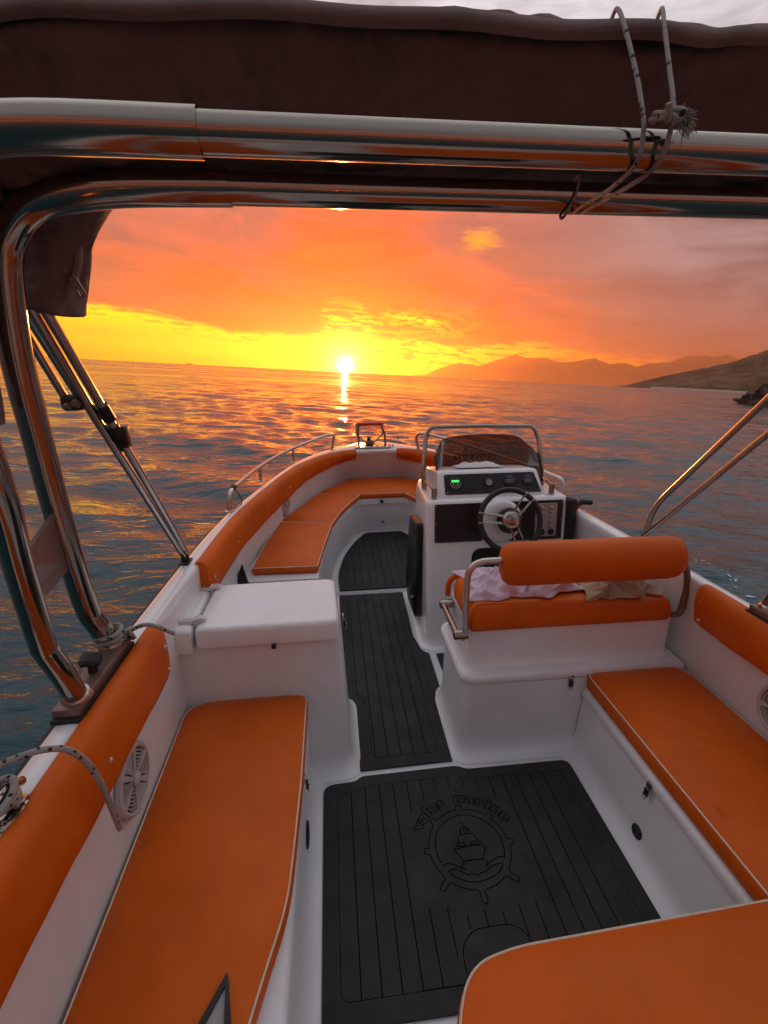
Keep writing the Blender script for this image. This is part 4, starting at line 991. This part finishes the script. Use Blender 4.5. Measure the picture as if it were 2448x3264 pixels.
# ------------------------------------------------------------------ folded bimini in its boot
bim = thing('bimini_top', 'folded bimini awning in a brown canvas boot resting on the arch', 'awning', (0, 1.4, .77))
def boot():
    path = [(-.985, 1.145, 1.645), (-.970, 1.14, 1.695), (-.947, 1.13, 1.745), (-.912, 1.11, 1.795), (-.862, 1.06, 1.845), (-.79, .985, 1.892), (-.68, .94, 1.914), (-.35, .925, 1.920), (-.1, .925, 1.922), (.1, .925, 1.922), (.35, .925, 1.920), (.62, .935, 1.916), (.77, .965, 1.905), (.865, 1.04, 1.870), (.90, 1.10, 1.81), (.91, 1.12, 1.755), (.918, 1.14, 1.66)]
    cp_ = catmull(path, 16); L = len(cp_); rings = []
    for i, p in enumerate(cp_):
        t = (cp_[min(i+1, L-1)]-cp_[max(i-1, 0)]).normalized()
        side = Vector((0, 1, -.21)); side = (side-t*side.dot(t)).normalized(); up = side.cross(t) if False else t.cross(side)
        if up.z < 0 and abs(t.x) > .5: up = -up
        c = min(1, max(0, (.90-abs(p.x+.02))/.17)); c = c*c*(3-2*c)
        a = .066+.108*c; b = .062-.014*c
        e = min(1, (min(i, L-1-i)+.6)/4)
        rr = []
        for k in range(36):
            an = 2*math.pi*k/36
            ca, sa = math.cos(an), math.sin(an)
            q = p+side*a*e**.5*math.copysign(abs(ca)**.8, ca)+up*b*e**.5*math.copysign(abs(sa)**.8, sa)
            w = noise.noise(Vector((q.x*7, q.y*9, q.z*9)))*.010+noise.noise(Vector((q.x*16, q.y*5, q.z*5+5)))*.011+noise.noise(Vector((q.x*34, q.y*20, q.z*20)))*.003
            d = (q-p).normalized(); rr.append(q+d*w)
        rings.append(rr)
    mb = loft(rings, closed=True); mb.f.append(tuple(range(36))); mb.f.append(tuple(range((L-1)*36, L*36))[::-1])
    bt = mb.obj('boot_cover', 'canvas', bim, angle=85)
    # folded hem along the upper aft edge
    hem = []
    hp_ = catmull([(-.86, .80, 1.945), (-.65, .765, 1.950), (-.3, .750, 1.950), (0, .750, 1.954), (.12, .750, 1.950), (.22, .750, 1.960), (.55, .765, 1.952), (.80, .80, 1.935)], 14)
    for i, p in enumerate(hp_):
        w = .003*math.sin(p.x*23)+.007*noise.noise(Vector((p.x*4, 2, 1)))
        hem.append([p+Vector((0, -.004, -.010+w)), p+Vector((0, -.016, -.009+w)), p+Vector((0, -.020, -.004+w)), p+Vector((0, -.016, .006+w)), p+Vector((0, -.002, .012+w)), p+Vector((0, .03, .014+w))])
    loft(hem).obj('hem_flap', 'hem', bt, angle=80)
    # edge binding and zip at the lower port end
    ez = [(-.83, 1.06, 1.812), (-.863, 1.085, 1.772), (-.884, 1.10, 1.725), (-.905, 1.105, 1.682), (-.922, 1.108, 1.662), (-.955, 1.112, 1.652), (-.995, 1.115, 1.645)]
    tube(catmull(ez, 5), .009, 8).obj('edge_binding', 'hem', bt)
    zp = MB(); m = frame((-.893, 1.092, 1.705), (0, -1, 0), (.40, 0, -1))
    zp.add(*(lambda q: (q.v, q.f))(slab(rpoly([(0, -.007, .003), (.042, -.008, .003), (.042, .008, .003), (0, .007, .003)], 3), [rpoly([(.026, -.004, .001), (.037, -.004, .001), (.037, .004, .001), (.026, .004, .001)], 2)], 0, .002))).xf(m).obj('zip_pull', 'steel2', bt)
    # tail of the boot hanging outside the port hoop legs
    tp = catmull([(-.900, .84, 1.94), (-.915, .86, 1.86), (-.940, .885, 1.775), (-.985, .895, 1.62), (-1.003, .90, 1.50), (-1.012, .90, 1.435)], 8); rings = []
    for i, p in enumerate(tp):
        rr = []
        for k in range(20):
            an = 2*math.pi*k/20; q = p+Vector((-.018+.040*math.sin(an), (.085+.10*max(0, (p.z-1.70)/.2))*math.cos(an), 0)); w = noise.noise(q*12)*.006
            rr.append(q+Vector((w, 0, w)))
        rings.append(rr)
    mb = loft(rings, closed=True); mb.f.append(tuple(range(20))); mb.f.append(tuple(range((len(tp)-1)*20, len(tp)*20))[::-1])
    mb.obj('boot_tail', 'canvas', bim, angle=85)
boot()
def pole(path, r=.0115): return tube(path, r, 12).obj('pole', 'steel2', bim)
pole([(-1.000, 1.800, .80), (-.998, 1.30, 1.405), (-.992, 1.105, 1.655)])
pole(fillet([(-.985, 1.79, .820), (-.977, 1.70, .92), (-.967, 1.105, 1.655)], .06, 5), .0110)
pole([(-1.006, 1.262, 1.456), (-1.020, 1.125, 1.66)], .0100)
pole([(-1.040, 1.262, 1.456), (-1.040, 1.12, 1.66)], .0095)
def collar(o, d, r, l): tube([Vector(o)-Vector(d).normalized()*l/2, Vector(o)+Vector(d).normalized()*l/2], r, 12).obj('jaw_slide', 'black', bim)
dA = (0, -.69, .835)
collar((-.971, 1.30, 1.418), dA, .0165, .05); collar((-.973, 1.345, 1.362), dA, .0155, .05); collar((-.978, 1.375, 1.325), dA, .0135, .04)
bbox(-.975, -.952, 1.35, 1.385, 1.315, 1.375, .006, 3).obj('jaw_slide', 'black', bim)
bbox(-1.050, -.998, 1.245, 1.285, 1.428, 1.468, .012, 3).obj('jaw_slide', 'black', bim)
lathe([(.011, 0), (.011, .006), (.006, .010), (0, .010)], 10, frame((-1.010, 1.246, 1.445), (0, -1, .2))).obj('jaw_bolt', 'bracket', bim)
lathe([(.010, 0), (.010, .006), (.005, .010), (0, .010)], 10, frame((-1.030, 1.246, 1.438), (0, -1, .2))).obj('jaw_bolt', 'bracket', bim)
pole(fillet([(.978, 1.832, .765), (.972, 1.79, .930), (.965, 1.37, 1.411), (.925, 1.06, 1.73)], [.10, .02], 6))
pole([(.975, 1.825, .78), (.970, 1.341, 1.31), (.935, 1.065, 1.625)], .0105)
def mount(x, y, z):
    bbox(x-.020, x+.020, y-.035, y+.030, z, z+.006, .002).obj('deck_mount', 'rubber', bim)
    tube([(x, y, z+.004), (x, y-.004, z+.045)], lambda t: .017-.003*t, 12).obj('deck_mount', 'black', bim)
mount(-.998, 1.805, .773); mount(.978, 1.832, .738)

# tie rope round boot and bars
rp_ = thing('tie_rope', 'thin grey rope tying the canvas boot to the arch bars', 'rope', (0, .7, 1.75))
tube(catmull([(.03, .84, 1.985), (.012, .785, 1.992), (-.004, .742, 1.972), (-.020, .690, 1.925), (-.032, .632, 1.855), (-.040, .596, 1.805), (-.040, .588, 1.783), (-.036, .60, 1.758), (-.018, .68, 1.757), (.03, .85, 1.782), (.062, .945, 1.797), (.072, .985, 1.806)], 8), .0027, 8).obj('strand', 'rope', rp_)
tube(catmull([(.10, .84, 1.988), (.078, .785, 1.995), (.056, .742, 1.976), (.030, .690, 1.93), (.008, .632, 1.86), (-.006, .594, 1.812), (-.008, .588, 1.79), (-.010, .60, 1.757), (.0, .68, 1.756), (.045, .85, 1.780), (.078, .945, 1.797), (.088, .985, 1.806)], 8), .0027, 8).obj('strand', 'rope', rp_)
tube(catmull([(.075, .985, 1.858), (.068, .95, 1.856), (.058, .936, 1.826), (.050, .95, 1.797), (.052, .975, 1.795), (.060, .995, 1.82), (.066, .985, 1.85)], 8), .0027, 8).obj('strand', 'rope', rp_)
rk = random.Random(4)
kn = [Vector((-.022+.022*rk.uniform(-1, 1), .583+.010*rk.uniform(-1, 1), 1.795+.010*rk.uniform(-1, 1))) for _ in range(11)]
tube(catmull(kn, 8), .0034, 8).obj('knot', 'rope', rp_)
mb = MB()
for k in range(70):
    d = Vector((rk.uniform(.1, 1), rk.uniform(-.6, .2), rk.uniform(-.9, .5))).normalized()*rk.uniform(.006, .015)
    o = Vector((.000+rk.uniform(-.006, .006), .582, 1.793+rk.uniform(-.008, .008))); q = tube([o, o+d*.5+Vector((0, 0, -.001)), o+d+Vector((0, 0, -.004))], .0005, 4); mb.add(q.v, q.f)
mb.obj('frayed_end', 'rope', rp_)

# mooring rope lashed round the forward hoop foot
mr = thing('mooring_rope', 'flecked rope lashed round the port arch foot with a loop over the pad', 'rope', (-1.02, 1.19, .80))
w = []
for k in range(70):
    a = k/69*2*math.pi*3.4; rr = .034+.003*math.sin(k*.7)
    w.append((-1.024+rr*math.cos(a), 1.19+rr*math.sin(a)*1.05, .812+.036*k/69+.004*math.sin(a*.5)))
tube(w, .0062, 8).obj('lashing', 'rope', mr)
tube(catmull([(-1.0, 1.20, .830), (-.985, 1.225, .826), (-.99, 1.25, .815), (-1.002, 1.255, .79), (-.997, 1.245, .80), (-.985, 1.24, .816), (-.945, 1.235, .832), (-.91, 1.235, .822), (-.884, 1.24, .802), (-.872, 1.243, .792)], 7), .0062, 8).obj('loop_end', 'rope', mr)
tube(catmull([(-1.0, 1.235, .79), (-.982, 1.225, .80), (-.975, 1.21, .82), (-.985, 1.20, .835), (-1.0, 1.21, .83), (-.99, 1.235, .81), (-.978, 1.232, .79)], 7), .0062, 8).obj('knot', 'rope', mr)

# pop-up cleat and rope near the camera
cl = thing('deck_cleat', 'round chrome deck cleat on the port gunwale at the left edge', 'cleat', (-1.005, .705, .773))
lathe([(.040, 0), (.040, .004), (.034, .010), (.020, .013), (0, .013)], 28, Matrix.Translation((-1.004, .705, .772))).obj('base_flange', 'steel', cl)
tube(fillet([(-1.004, .66, .795), (-1.004, .685, .815), (-1.004, .725, .815), (-1.004, .755, .795)], .02, 4), .009, 10).obj('horn', 'steel', cl)
for x, y in ((-.978, .716), (-.99, .678)): lathe([(.005, 0), (.005, .001), (0, .002)], 10, Matrix.Translation((x, y, .784))).obj('screw', 'steel2', cl)
cr = thing('cleat_rope', 'flecked rope coiled on the deck cleat with its tail over the pad', 'rope', (-1.0, .70, .78))
w = []
for k in range(60):
    a = k/59*2*math.pi*2.6; w.append((-1.010+.026*math.cos(a), .700+.034*math.sin(a), .792+.034*k/59+.006*math.sin(a*1.5)))
tube(w, .0066, 8).obj('coil', 'rope', cr)
tube(catmull([(-1.02, .672, .80), (-1.035, .69, .835), (-1.018, .715, .862), (-.985, .735, .868), (-.945, .752, .866), (-.915, .765, .848), (-.900, .782, .80), (-.898, .800, .74), (-.902, .818, .68), (-.908, .838, .60), (-.912, .852, .535)], 8), .0064, 8).obj('tail', 'rope', cr)

# pointed case lying on the port cushion at the bottom edge of the picture
wc = thing('gear_case', 'corner of a pointed black and grey case on the port cushion near the camera', 'case', (-.65, .53, .365))
ob = [(-.646, .634, .008), (-.765, .40, .02), (-.585, .40, .02)]
slab(rpoly(ob, 4), [offset(ccw(rpoly([(-.646, .612, .004), (-.738, .425, .01), (-.617, .425, .01)], 3)), 0)], .368, .392).obj('case_rim', 'black', wc, smooth=False)
slab(rpoly([(-.646, .616, .004), (-.742, .42, .01), (-.612, .42, .01)], 3), [], .368, .386).obj('case_lid', 'grey', wc, smooth=False)

# ------------------------------------------------------------------ bow fittings
def rail(label, pts, posts, r=.0125, extra=None):
    t = thing('bow_rail', label, 'rail', posts[0], 'bow rails')
    tube(pts, r, 12).obj('rail_tube', 'steel2', t)
    for p, q in zip(posts[::2], posts[1::2]):
        tube([p, q], .010, 10).obj('rail_post', 'steel2', t)
        lathe([(.024, 0), (.024, .004), (.014, .008), (0, .008)], 16, Matrix.Translation(p)).obj('post_base', 'steel2', t)
    return t
rl = rail('stainless bow rail along the port bow ending beside the sun glitter',
    fillet([(-.955, 2.455, .772), (-.945, 2.475, .878), (-.872, 3.09, .878), (-.70, 3.69, .880), (-.43, 4.13, .905), (-.375, 4.185, .895), (-.40, 4.185, .765)], [.06, .35, .35, .12, .03], 8),
    [(-.874, 3.09, .772), (-.872, 3.09, .874), (-.702, 3.69, .765), (-.700, 3.69, .876), (-.955, 2.455, .772), (-.953, 2.456, .80), (-.40, 4.185, .762), (-.40, 4.185, .79)])
tube([(-.9405, 2.515, .880), (-.936, 2.555, .880)], .0155, 10).obj('cord_wrap', 'rubber', rl)
tube(catmull([(-.935, 2.55, .872), (-.915, 2.56, .83), (-.905, 2.55, .79), (-.925, 2.50, .778), (-.945, 2.47, .776)], 7), .003, 6).obj('cord', 'rubber', rl)
rail('stainless bow rail on the starboard bow partly behind the windscreen',
    fillet([(.37, 4.13, .763), (.345, 4.12, .85), (.36, 4.09, .905), (.46, 3.98, .905), (.665, 3.66, .875), (.85, 3.05, .862), (.945, 2.56, .855), (.955, 2.53, .745)], [.03, .03, .05, .3, .4, .05], 8),
    [(.68, 3.66, .757), (.668, 3.66, .872), (.862, 3.05, .752), (.852, 3.05, .86), (.372, 4.13, .760), (.371, 4.13, .79), (.955, 2.53, .744), (.955, 2.531, .77)])
bf = thing('bow_gantry', 'small stainless frame with red bar standing on the bow deck', 'frame', (-.03, 4.3, .765))
for bx_, tx, kx in ((-.153, -.165, -.176), (.092, .062, .078)):
    tube(fillet([(bx_, 4.30, .770), (bx_-.004*(1 if bx_ > 0 else 1), 4.29, .86), (tx+.012*(1 if bx_ < 0 else -1)-.0, 4.27, .965)], .03, 4), .0105, 10).obj('frame_leg', 'steel', bf)
    tube(fillet([(tx, 4.29, .968), (kx, 4.34, .875), (-.10 if bx_ < 0 else -.004, 4.34, .795), (-.07 if bx_ < 0 else -.03, 4.34, .785)], [.03, .02], 4), .008, 10).obj('frame_brace', 'steel', bf)
tube([(-.168, 4.275, .968), (-.05, 4.275, .970), (.066, 4.275, .968)], .0155, 12).obj('padded_bar', 'red', bf)
tube([(-.182, 4.275, .968), (.080, 4.275, .968)], .0095, 10).obj('cross_tube', 'steel', bf)
an_ = thing('anchor_winch', 'dark anchor winch on the bow deck between the frame legs', 'winch', (-.053, 4.32, .77))
bbox(-.090, -.015, 4.28, 4.36, .772, .815, .012, 3).obj('winch_body', 'bracket', an_)
lathe([(.024, 0), (.018, .008), (.013, .016), (.018, .024), (.024, .03), (0, .031)], 16, Matrix.Translation((-.058, 4.32, .813))).obj('drum', 'rubber', an_)
tube([(-.02, 4.29, .80), (.006, 4.25, .778), (.02, 4.235, .774)], .006, 8).obj('guide_arm', 'steel2', an_)
for k, x in enumerate((.128, .155)):
    bl = thing('bollard', ('inner' if k == 0 else 'outer')+' of two tiny steel bollards on the bow deck right of the frame', 'bollard', (x, 4.26-.01*k, .76), 'bow deck bollards')
    lathe([(.013, 0), (.013, .004), (.006, .008), (.006, .016), (.011, .02), (.011, .023), (0, .025)], 14, Matrix.Translation((x, 4.26-.01*k, .762))).obj('post', 'steel2', bl)

for o in BOAT: o.matrix_basis = BM @ o.matrix_basis

# ================================================================== sea, land, air
wr = random.Random(11)
WAVES = []
for k in range(64):
    lam = 0.55*(34/0.55)**(k/63.0)                      # 0.55 m ... 34 m
    d = R(200+wr.gauss(0, 34))                          # running from ahead, down towards the boat
    amp = 0.0068*lam**0.80*wr.uniform(.6, 1.25)/(1+(lam/3.0)**1.5)
    WAVES.append((lam, math.sin(d), math.cos(d), amp, wr.uniform(0, 6.283)))
def sea_height(x, y, sp=None):
    z = np.zeros_like(x); dx = np.zeros_like(x); dy = np.zeros_like(x)
    for lam, sx, sy, a, ph in WAVES:
        k = 2*math.pi/lam; p = k*(x*sx+y*sy)+ph
        w = a if sp is None else a*np.clip((lam/sp-2.5)/3.0, 0, 1)
        z += w*np.cos(p); s = -0.85*w*np.sin(p); dx += s*sx; dy += s*sy
    d = np.sqrt((x/1.25)**2+((y-1.9)/3.0)**2)-1
    f = np.clip(d/0.9, 0.0, 1)*.85+.15
    f = np.where(d < 0, 0.0, f)
    g_ = np.clip((x*x+y*y)**.5/700, 0, 1); f = f*(1-.6*g_)
    return z*f, dx*f, dy*f
def make_sea():
    r = [0.6]
    while r[-1] < 5200: r.append(r[-1]*(1.009 if r[-1] < 350 else 1.035))
    r = np.array(r)
    ang = np.concatenate([np.radians(np.linspace(-78, 78, 760)), np.radians(np.linspace(78, 282, 90)[1:-1])])
    n = len(ang); m = len(r)
    rr, aa = np.meshgrid(r, ang, indexing='ij')
    x = rr*np.sin(aa); y = rr*np.cos(aa)
    z, dx, dy = sea_height(x, y, np.maximum(np.where(rr < 350, rr*.009, rr*.035), .02))
    V = np.stack([x+dx, y+dy, z], -1).reshape(-1, 3)
    V = np.concatenate([V, [[0, 0, -.3]]])
    i, j = np.meshgrid(np.arange(m-1), np.arange(n), indexing='ij'); j2 = (j+1) % n
    F = np.stack([i*n+j, i*n+j2, (i+1)*n+j2, (i+1)*n+j], -1).reshape(-1, 4)[:, ::-1]
    me = bpy.data.meshes.new('sea')
    me.vertices.add(len(V)); me.vertices.foreach_set('co', V.astype(np.float32).ravel())
    me.loops.add(F.size); me.loops.foreach_set('vertex_index', F.astype(np.int32).ravel())
    me.polygons.add(len(F)); me.polygons.foreach_set('loop_start', np.arange(0, F.size, 4, dtype=np.int32)); me.polygons.foreach_set('loop_total', np.full(len(F), 4, np.int32))
    me.polygons.foreach_set('use_smooth', np.ones(len(F), bool)); me.update(calc_edges=True); me.validate()
    mt = bpy.data.materials.new('sea_water'); mt.use_nodes = True; t = mt.node_tree; g = NT(t); b = t.nodes['Principled BSDF']
    tc = g.node('ShaderNodeTexCoord').outputs['Object']
    def mp(sx, sy, rot):
        q = g.node('ShaderNodeMapping'); g.put(q.inputs[0], tc); q.inputs['Scale'].default_value = (sx, sy, 1); q.inputs['Rotation'].default_value = (0, 0, rot); return q.outputs[0]
    b.inputs['Base Color'].default_value = (0.008, 0.052, 0.066, 1)
    # waves too small to build far out widen the reflection: roughness grows with distance from the boat
    ln = g.node('ShaderNodeVectorMath', operation='LENGTH'); g.put(ln.inputs[0], tc)
    g.put(b.inputs['Roughness'], g.m('MULTIPLY_ADD', g.smooth(g.m('LOGARITHM', g.m('MAXIMUM', ln.outputs['Value'], 1.0), 10.0), 0.9, 2.9), g.m('MULTIPLY_ADD', g.smooth(g.noise(mp(.010, .035, .15), 1.0, 5, .65, .8), .38, .62), .20, .06), 0.035)); b.inputs['IOR'].default_value = 1.34
    nr = None
    for sc_, asp, rot, dist, det in ((.12, 2.2, .3, .30, 3), (.55, 2.6, -.25, .12, 4), (2.0, 2.2, .35, .040, 4), (6.5, 1.7, -.1, .008, 3)):
        k = g.node('ShaderNodeBump'); k.inputs['Strength'].default_value = 1.0; k.inputs['Distance'].default_value = dist
        g.put(k.inputs['Height'], g.noise(mp(sc_, sc_*asp, rot), 1.0, det, .55, .4))
        if nr: g.put(k.inputs['Normal'], nr)
        nr = k.outputs[0]
    t.links.new(nr, b.inputs['Normal'])
    me.materials.append(mt)
    o = OM('sea', me, world=True); o['kind'] = 'structure'
make_sea()

def foam():
    mb = MB(); fr_ = random.Random(5)
    pts = []
    for k in range(230):
        pts.append((fr_.uniform(1.2, 3.4), fr_.uniform(.9, 4.2), fr_.uniform(.008, .034)))
    for x, y, s in pts:
        if x < 1.15+.1*y: continue
        n = 9; a0 = fr_.uniform(0, 3.14); st = fr_.uniform(.25, .7); ring = []
        for q in range(n):
            a = 2*math.pi*q/n; rr = s*fr_.uniform(.5, 1.1)
            u, v = rr*math.cos(a)*1.4, rr*math.sin(a)*st
            px, py = x+u*math.cos(a0)-v*math.sin(a0), y+u*math.sin(a0)+v*math.cos(a0)
            ring.append((px, py))
        P = np.array(ring+[(x, y)]); z, dx, dy = sea_height(P[:, 0], P[:, 1], np.full(len(P), .05))
        V = [(P[i, 0]+dx[i], P[i, 1]+dy[i], z[i]+(.008 if i < n else .016)) for i in range(n+1)]
        mb.add(V, [(i, (i+1) % n, n) for i in range(n)])
    M['foam'] = material('sea_foam', (0.55, 0.60, 0.64), .7)
    o = mb.obj('foam', 'foam', world=True); tag(o, 'white foam flecks drifting on the dark water to starboard', 'foam', kind='stuff')
foam()

def hillmat(name, a, b, scale, bump):
    m = bpy.data.materials.new(name); m.use_nodes = True; t = m.node_tree; g = NT(t); p = t.nodes['Principled BSDF']
    tc = g.node('ShaderNodeTexCoord').outputs['Object']
    n = g.noise(tc, scale, 8, .65); n2 = g.noise(tc, scale*7, 5, .6)
    f = g.smooth(g.m('ADD', n, g.m('MULTIPLY', g.m('SUBTRACT', n2, .5), .5)), .40, .60)
    g.put(p.inputs['Base Color'], g.mix(f, a, b)); p.inputs['Roughness'].default_value = .95; p.inputs['Specular IOR Level'].default_value = .1
    k = g.node('ShaderNodeBump'); k.inputs['Distance'].default_value = bump; g.put(k.inputs['Height'], g.m('ADD', n, g.m('MULTIPLY', n2, .3))); t.links.new(k.outputs[0], p.inputs['Normal'])
    return m
def ridge(name, prof, dist, depth, mat, rough, seed, nu=260, nv=26, distf=None):
    """terrain strip: shoreline in front, crest at dist, falling away behind"""
    az = np.array([p[0] for p in prof]); el = np.array([p[1] for p in prof])
    A = np.linspace(az[0], az[-1], nu); E = np.interp(A, az, el)
    V = []; F = []
    for j in range(nv+1):
        v = j/nv; s = v/.6 if v < .6 else (1-(v-.6)/.4)
        for i in range(nu):
            D0 = dist if distf is None else float(np.interp(A[i], distf[0], distf[1]))
            d = D0-depth*.6*(1-v/.6) if v < .6 else D0+depth*.4*(v-.6)/.4
            a = R(A[i]); x, y = d*math.sin(a), d*math.cos(a)
            hc = D0*math.tan(R(max(E[i], .0)))+1.6*(E[i] > .05)
            q = Vector((x/depth*3.2, y/depth*3.2, seed))
            ns = noise.fractal(q, .9, 2.0, 6)
            sh = s**(.9+.0)*(1-.25*math.sin(s*math.pi))
            z = hc*sh+rough*hc*ns*math.sin(math.pi*min(1, s))*.9
            if abs(v-.6) < .001: z = hc*(1+.03*noise.noise(q*9)+.02*noise.noise(q*23))
            if j == 0 or j == nv: z = -28
            V.append((x, y, z))
    for j in range(nv):
        for i in range(nu-1): a = j*nu+i; F.append((a, a+1, a+nu+1, a+nu))
    o = O(name, V, F, mat, smooth=True, angle=180, world=True); o['kind'] = 'structure'; return o
mA = hillmat('far_mountain', (.075, .070, .055), (.15, .13, .10), .0016, 60)
mC = hillmat('scrub_hillside', (.050, .043, .026), (.17, .105, .070), .008, 9)
ridge('mountain_range', [(9.5, 0), (11.31, .15), (12.57, .85), (15.1, 1.72), (17.19, 1.39), (18.89, 2.06), (20.2, 2.5), (21.05, 2.83), (22.55, 2.53), (24.47, 2.65), (25.95, 2.23), (27.33, 2.31), (29.31, 2.77), (30.95, 2.21), (32.45, 2.36), (33.57, 2.02), (34.54, 2.39), (36.52, 2.63), (37.77, 3.2), (39.08, 3.31), (40.21, 3.19), (41.06, 3.42), (42.03, 3.03), (46, 3.2), (52, 2.6), (60, 2.9), (75, 2.0)], 30000, 9600, mA, .16, 1.0, 420, 30)
ridge('foothills', [(20.5, 0), (22.1, .6), (23.2, 1.35), (24.66, 1.29), (26.06, 1.47), (27.54, .95), (29.16, .9), (30.8, 1.79), (31.89, 1.84), (33.21, 1.66), (36.04, 2.0), (40, 2.2), (46, 2.0), (60, 1.8)], 22000, 6400, mA, .18, 4.0, 300, 24)
ridge('hillside', [(31.6, 0), (32.84, .12), (34.5, .72), (36.18, 1.23), (38, 1.75), (39.85, 2.24), (42.04, 2.97), (44.03, 3.86), (47, 4.9), (52, 6.0), (60, 6.2), (72, 5.0)], 4400, 1300, mC, .10, 7.0, 420, 60)
def beach():
    m = hillmat('pebble_beach', (.30, .25, .22), (.42, .36, .31), .2, .3); V = []; F = []
    A = np.linspace(35.2, 43.5, 90)
    for i, a in enumerate(A):
        d = 3600-(a-35)*12+14*noise.noise(Vector((a*2, 0, 3))); w = 50
        for k, (dd, z) in enumerate(((-8, -.6), (0, .4), (w*.5, 6+2.4*noise.noise(Vector((a*3, 1, 0)))), (w, 12+3.5*noise.noise(Vector((a*5, 4, 0)))), (w+40, 6))):
            V.append(((d+dd)*math.sin(R(a)), (d+dd)*math.cos(R(a)), z))
    for i in range(len(A)-1):
        for k in range(4): q = i*5+k; F.append((q, q+5, q+6, q+1))
    o = O('beach', V, F, m, world=True); o['kind'] = 'structure'
beach()
def rock():
    bm = bmesh.new(); bmesh.ops.create_icosphere(bm, subdivisions=6, radius=1)
    az, d = R(47.2), 96.0; c = Vector((d*math.sin(az), d*math.cos(az), 0)); rt = Vector((math.cos(az), -math.sin(az), 0)); fw = Vector((math.sin(az), math.cos(az), 0))
    for v in bm.verts:
        p = v.co.copy(); n = noise.fractal(p*1.9+Vector((3, 1, 7)), .8, 2.1, 7); k = 1+.26*n+.10*abs(noise.noise(p*5))
        v.co = c+rt*p.x*8.2*k+fw*p.y*5.5*k+Vector((0, 0, -1.0+p.z*5.0*k*(1.0 if p.x > -.3 else 1-.5*(-.3-p.x))))
    m = hillmat('sea_rock', (.040, .030, .024), (.17, .12, .075), .5, .35)
    V = [v.co.copy() for v in bm.verts]; F = [[v.index for v in f.verts] for f in bm.faces]; bm.free()
    tag(O('sea_rock', V, F, m, angle=180, world=True), 'dark craggy rock rising from the water at the right edge', 'rock')
rock()
def ship():
    az, d = R(-15.1), 6800.0; o = Vector((d*math.sin(az), d*math.cos(az), 0))
    t = thing('cargo_ship', 'tiny dark ship silhouette on the horizon left of the sun', 'ship', tuple(o), world=True)
    M['shipm'] = material('ship_paint', (.05, .04, .04), .6)
    h = moulding([Vector((o.x-36, o.y-6)), Vector((o.x+30, o.y-6)), Vector((o.x+40, o.y)), Vector((o.x+30, o.y+6)), Vector((o.x-36, o.y+6))], [(-1.5, -1), (0, 4), (.5, 6.5)]); h.obj('hull', 'shipm', t, smooth=False)
    bbox(o.x-30, o.x-16, o.y-5, o.y+5, 6.4, 15, .4).obj('bridge', 'shipm', t)
    bbox(o.x-8, o.x+24, o.y-5, o.y+5, 6.4, 9.5, .4).obj('cargo', 'shipm', t)
    tube([(o.x-23, o.y, 15), (o.x-23, o.y, 20)], .6, 6).obj('mast', 'shipm', t)
ship()

# low sunset haze over the water: fades the far hills
def haze():
    m = bpy.data.materials.new('sunset_haze'); m.use_nodes = True; t = m.node_tree; t.nodes.clear(); g = NT(t)
    v = g.node('ShaderNodeVolumePrincipled'); v.inputs['Color'].default_value = (1.0, .55, .28, 1); v.inputs['Density'].default_value = HAZE; v.inputs['Anisotropy'].default_value = .76
    out = g.node('ShaderNodeOutputMaterial'); t.links.new(v.outputs[0], out.inputs['Volume'])
    L = 38000
    V = [(x, y, z) for z in (-30, 2050) for x, y in ((-L, -L), (L, -L), (L, L), (-L, L))]
    o = O('haze', V, [(3, 2, 1, 0), (4, 5, 6, 7), (0, 1, 5, 4), (1, 2, 6, 5), (2, 3, 7, 6), (3, 0, 4, 7)], m, smooth=False, world=True)
    tag(o, 'warm sunset haze hanging over the water towards the hills', 'haze', kind='stuff')
HAZE = 4.2e-5
haze()
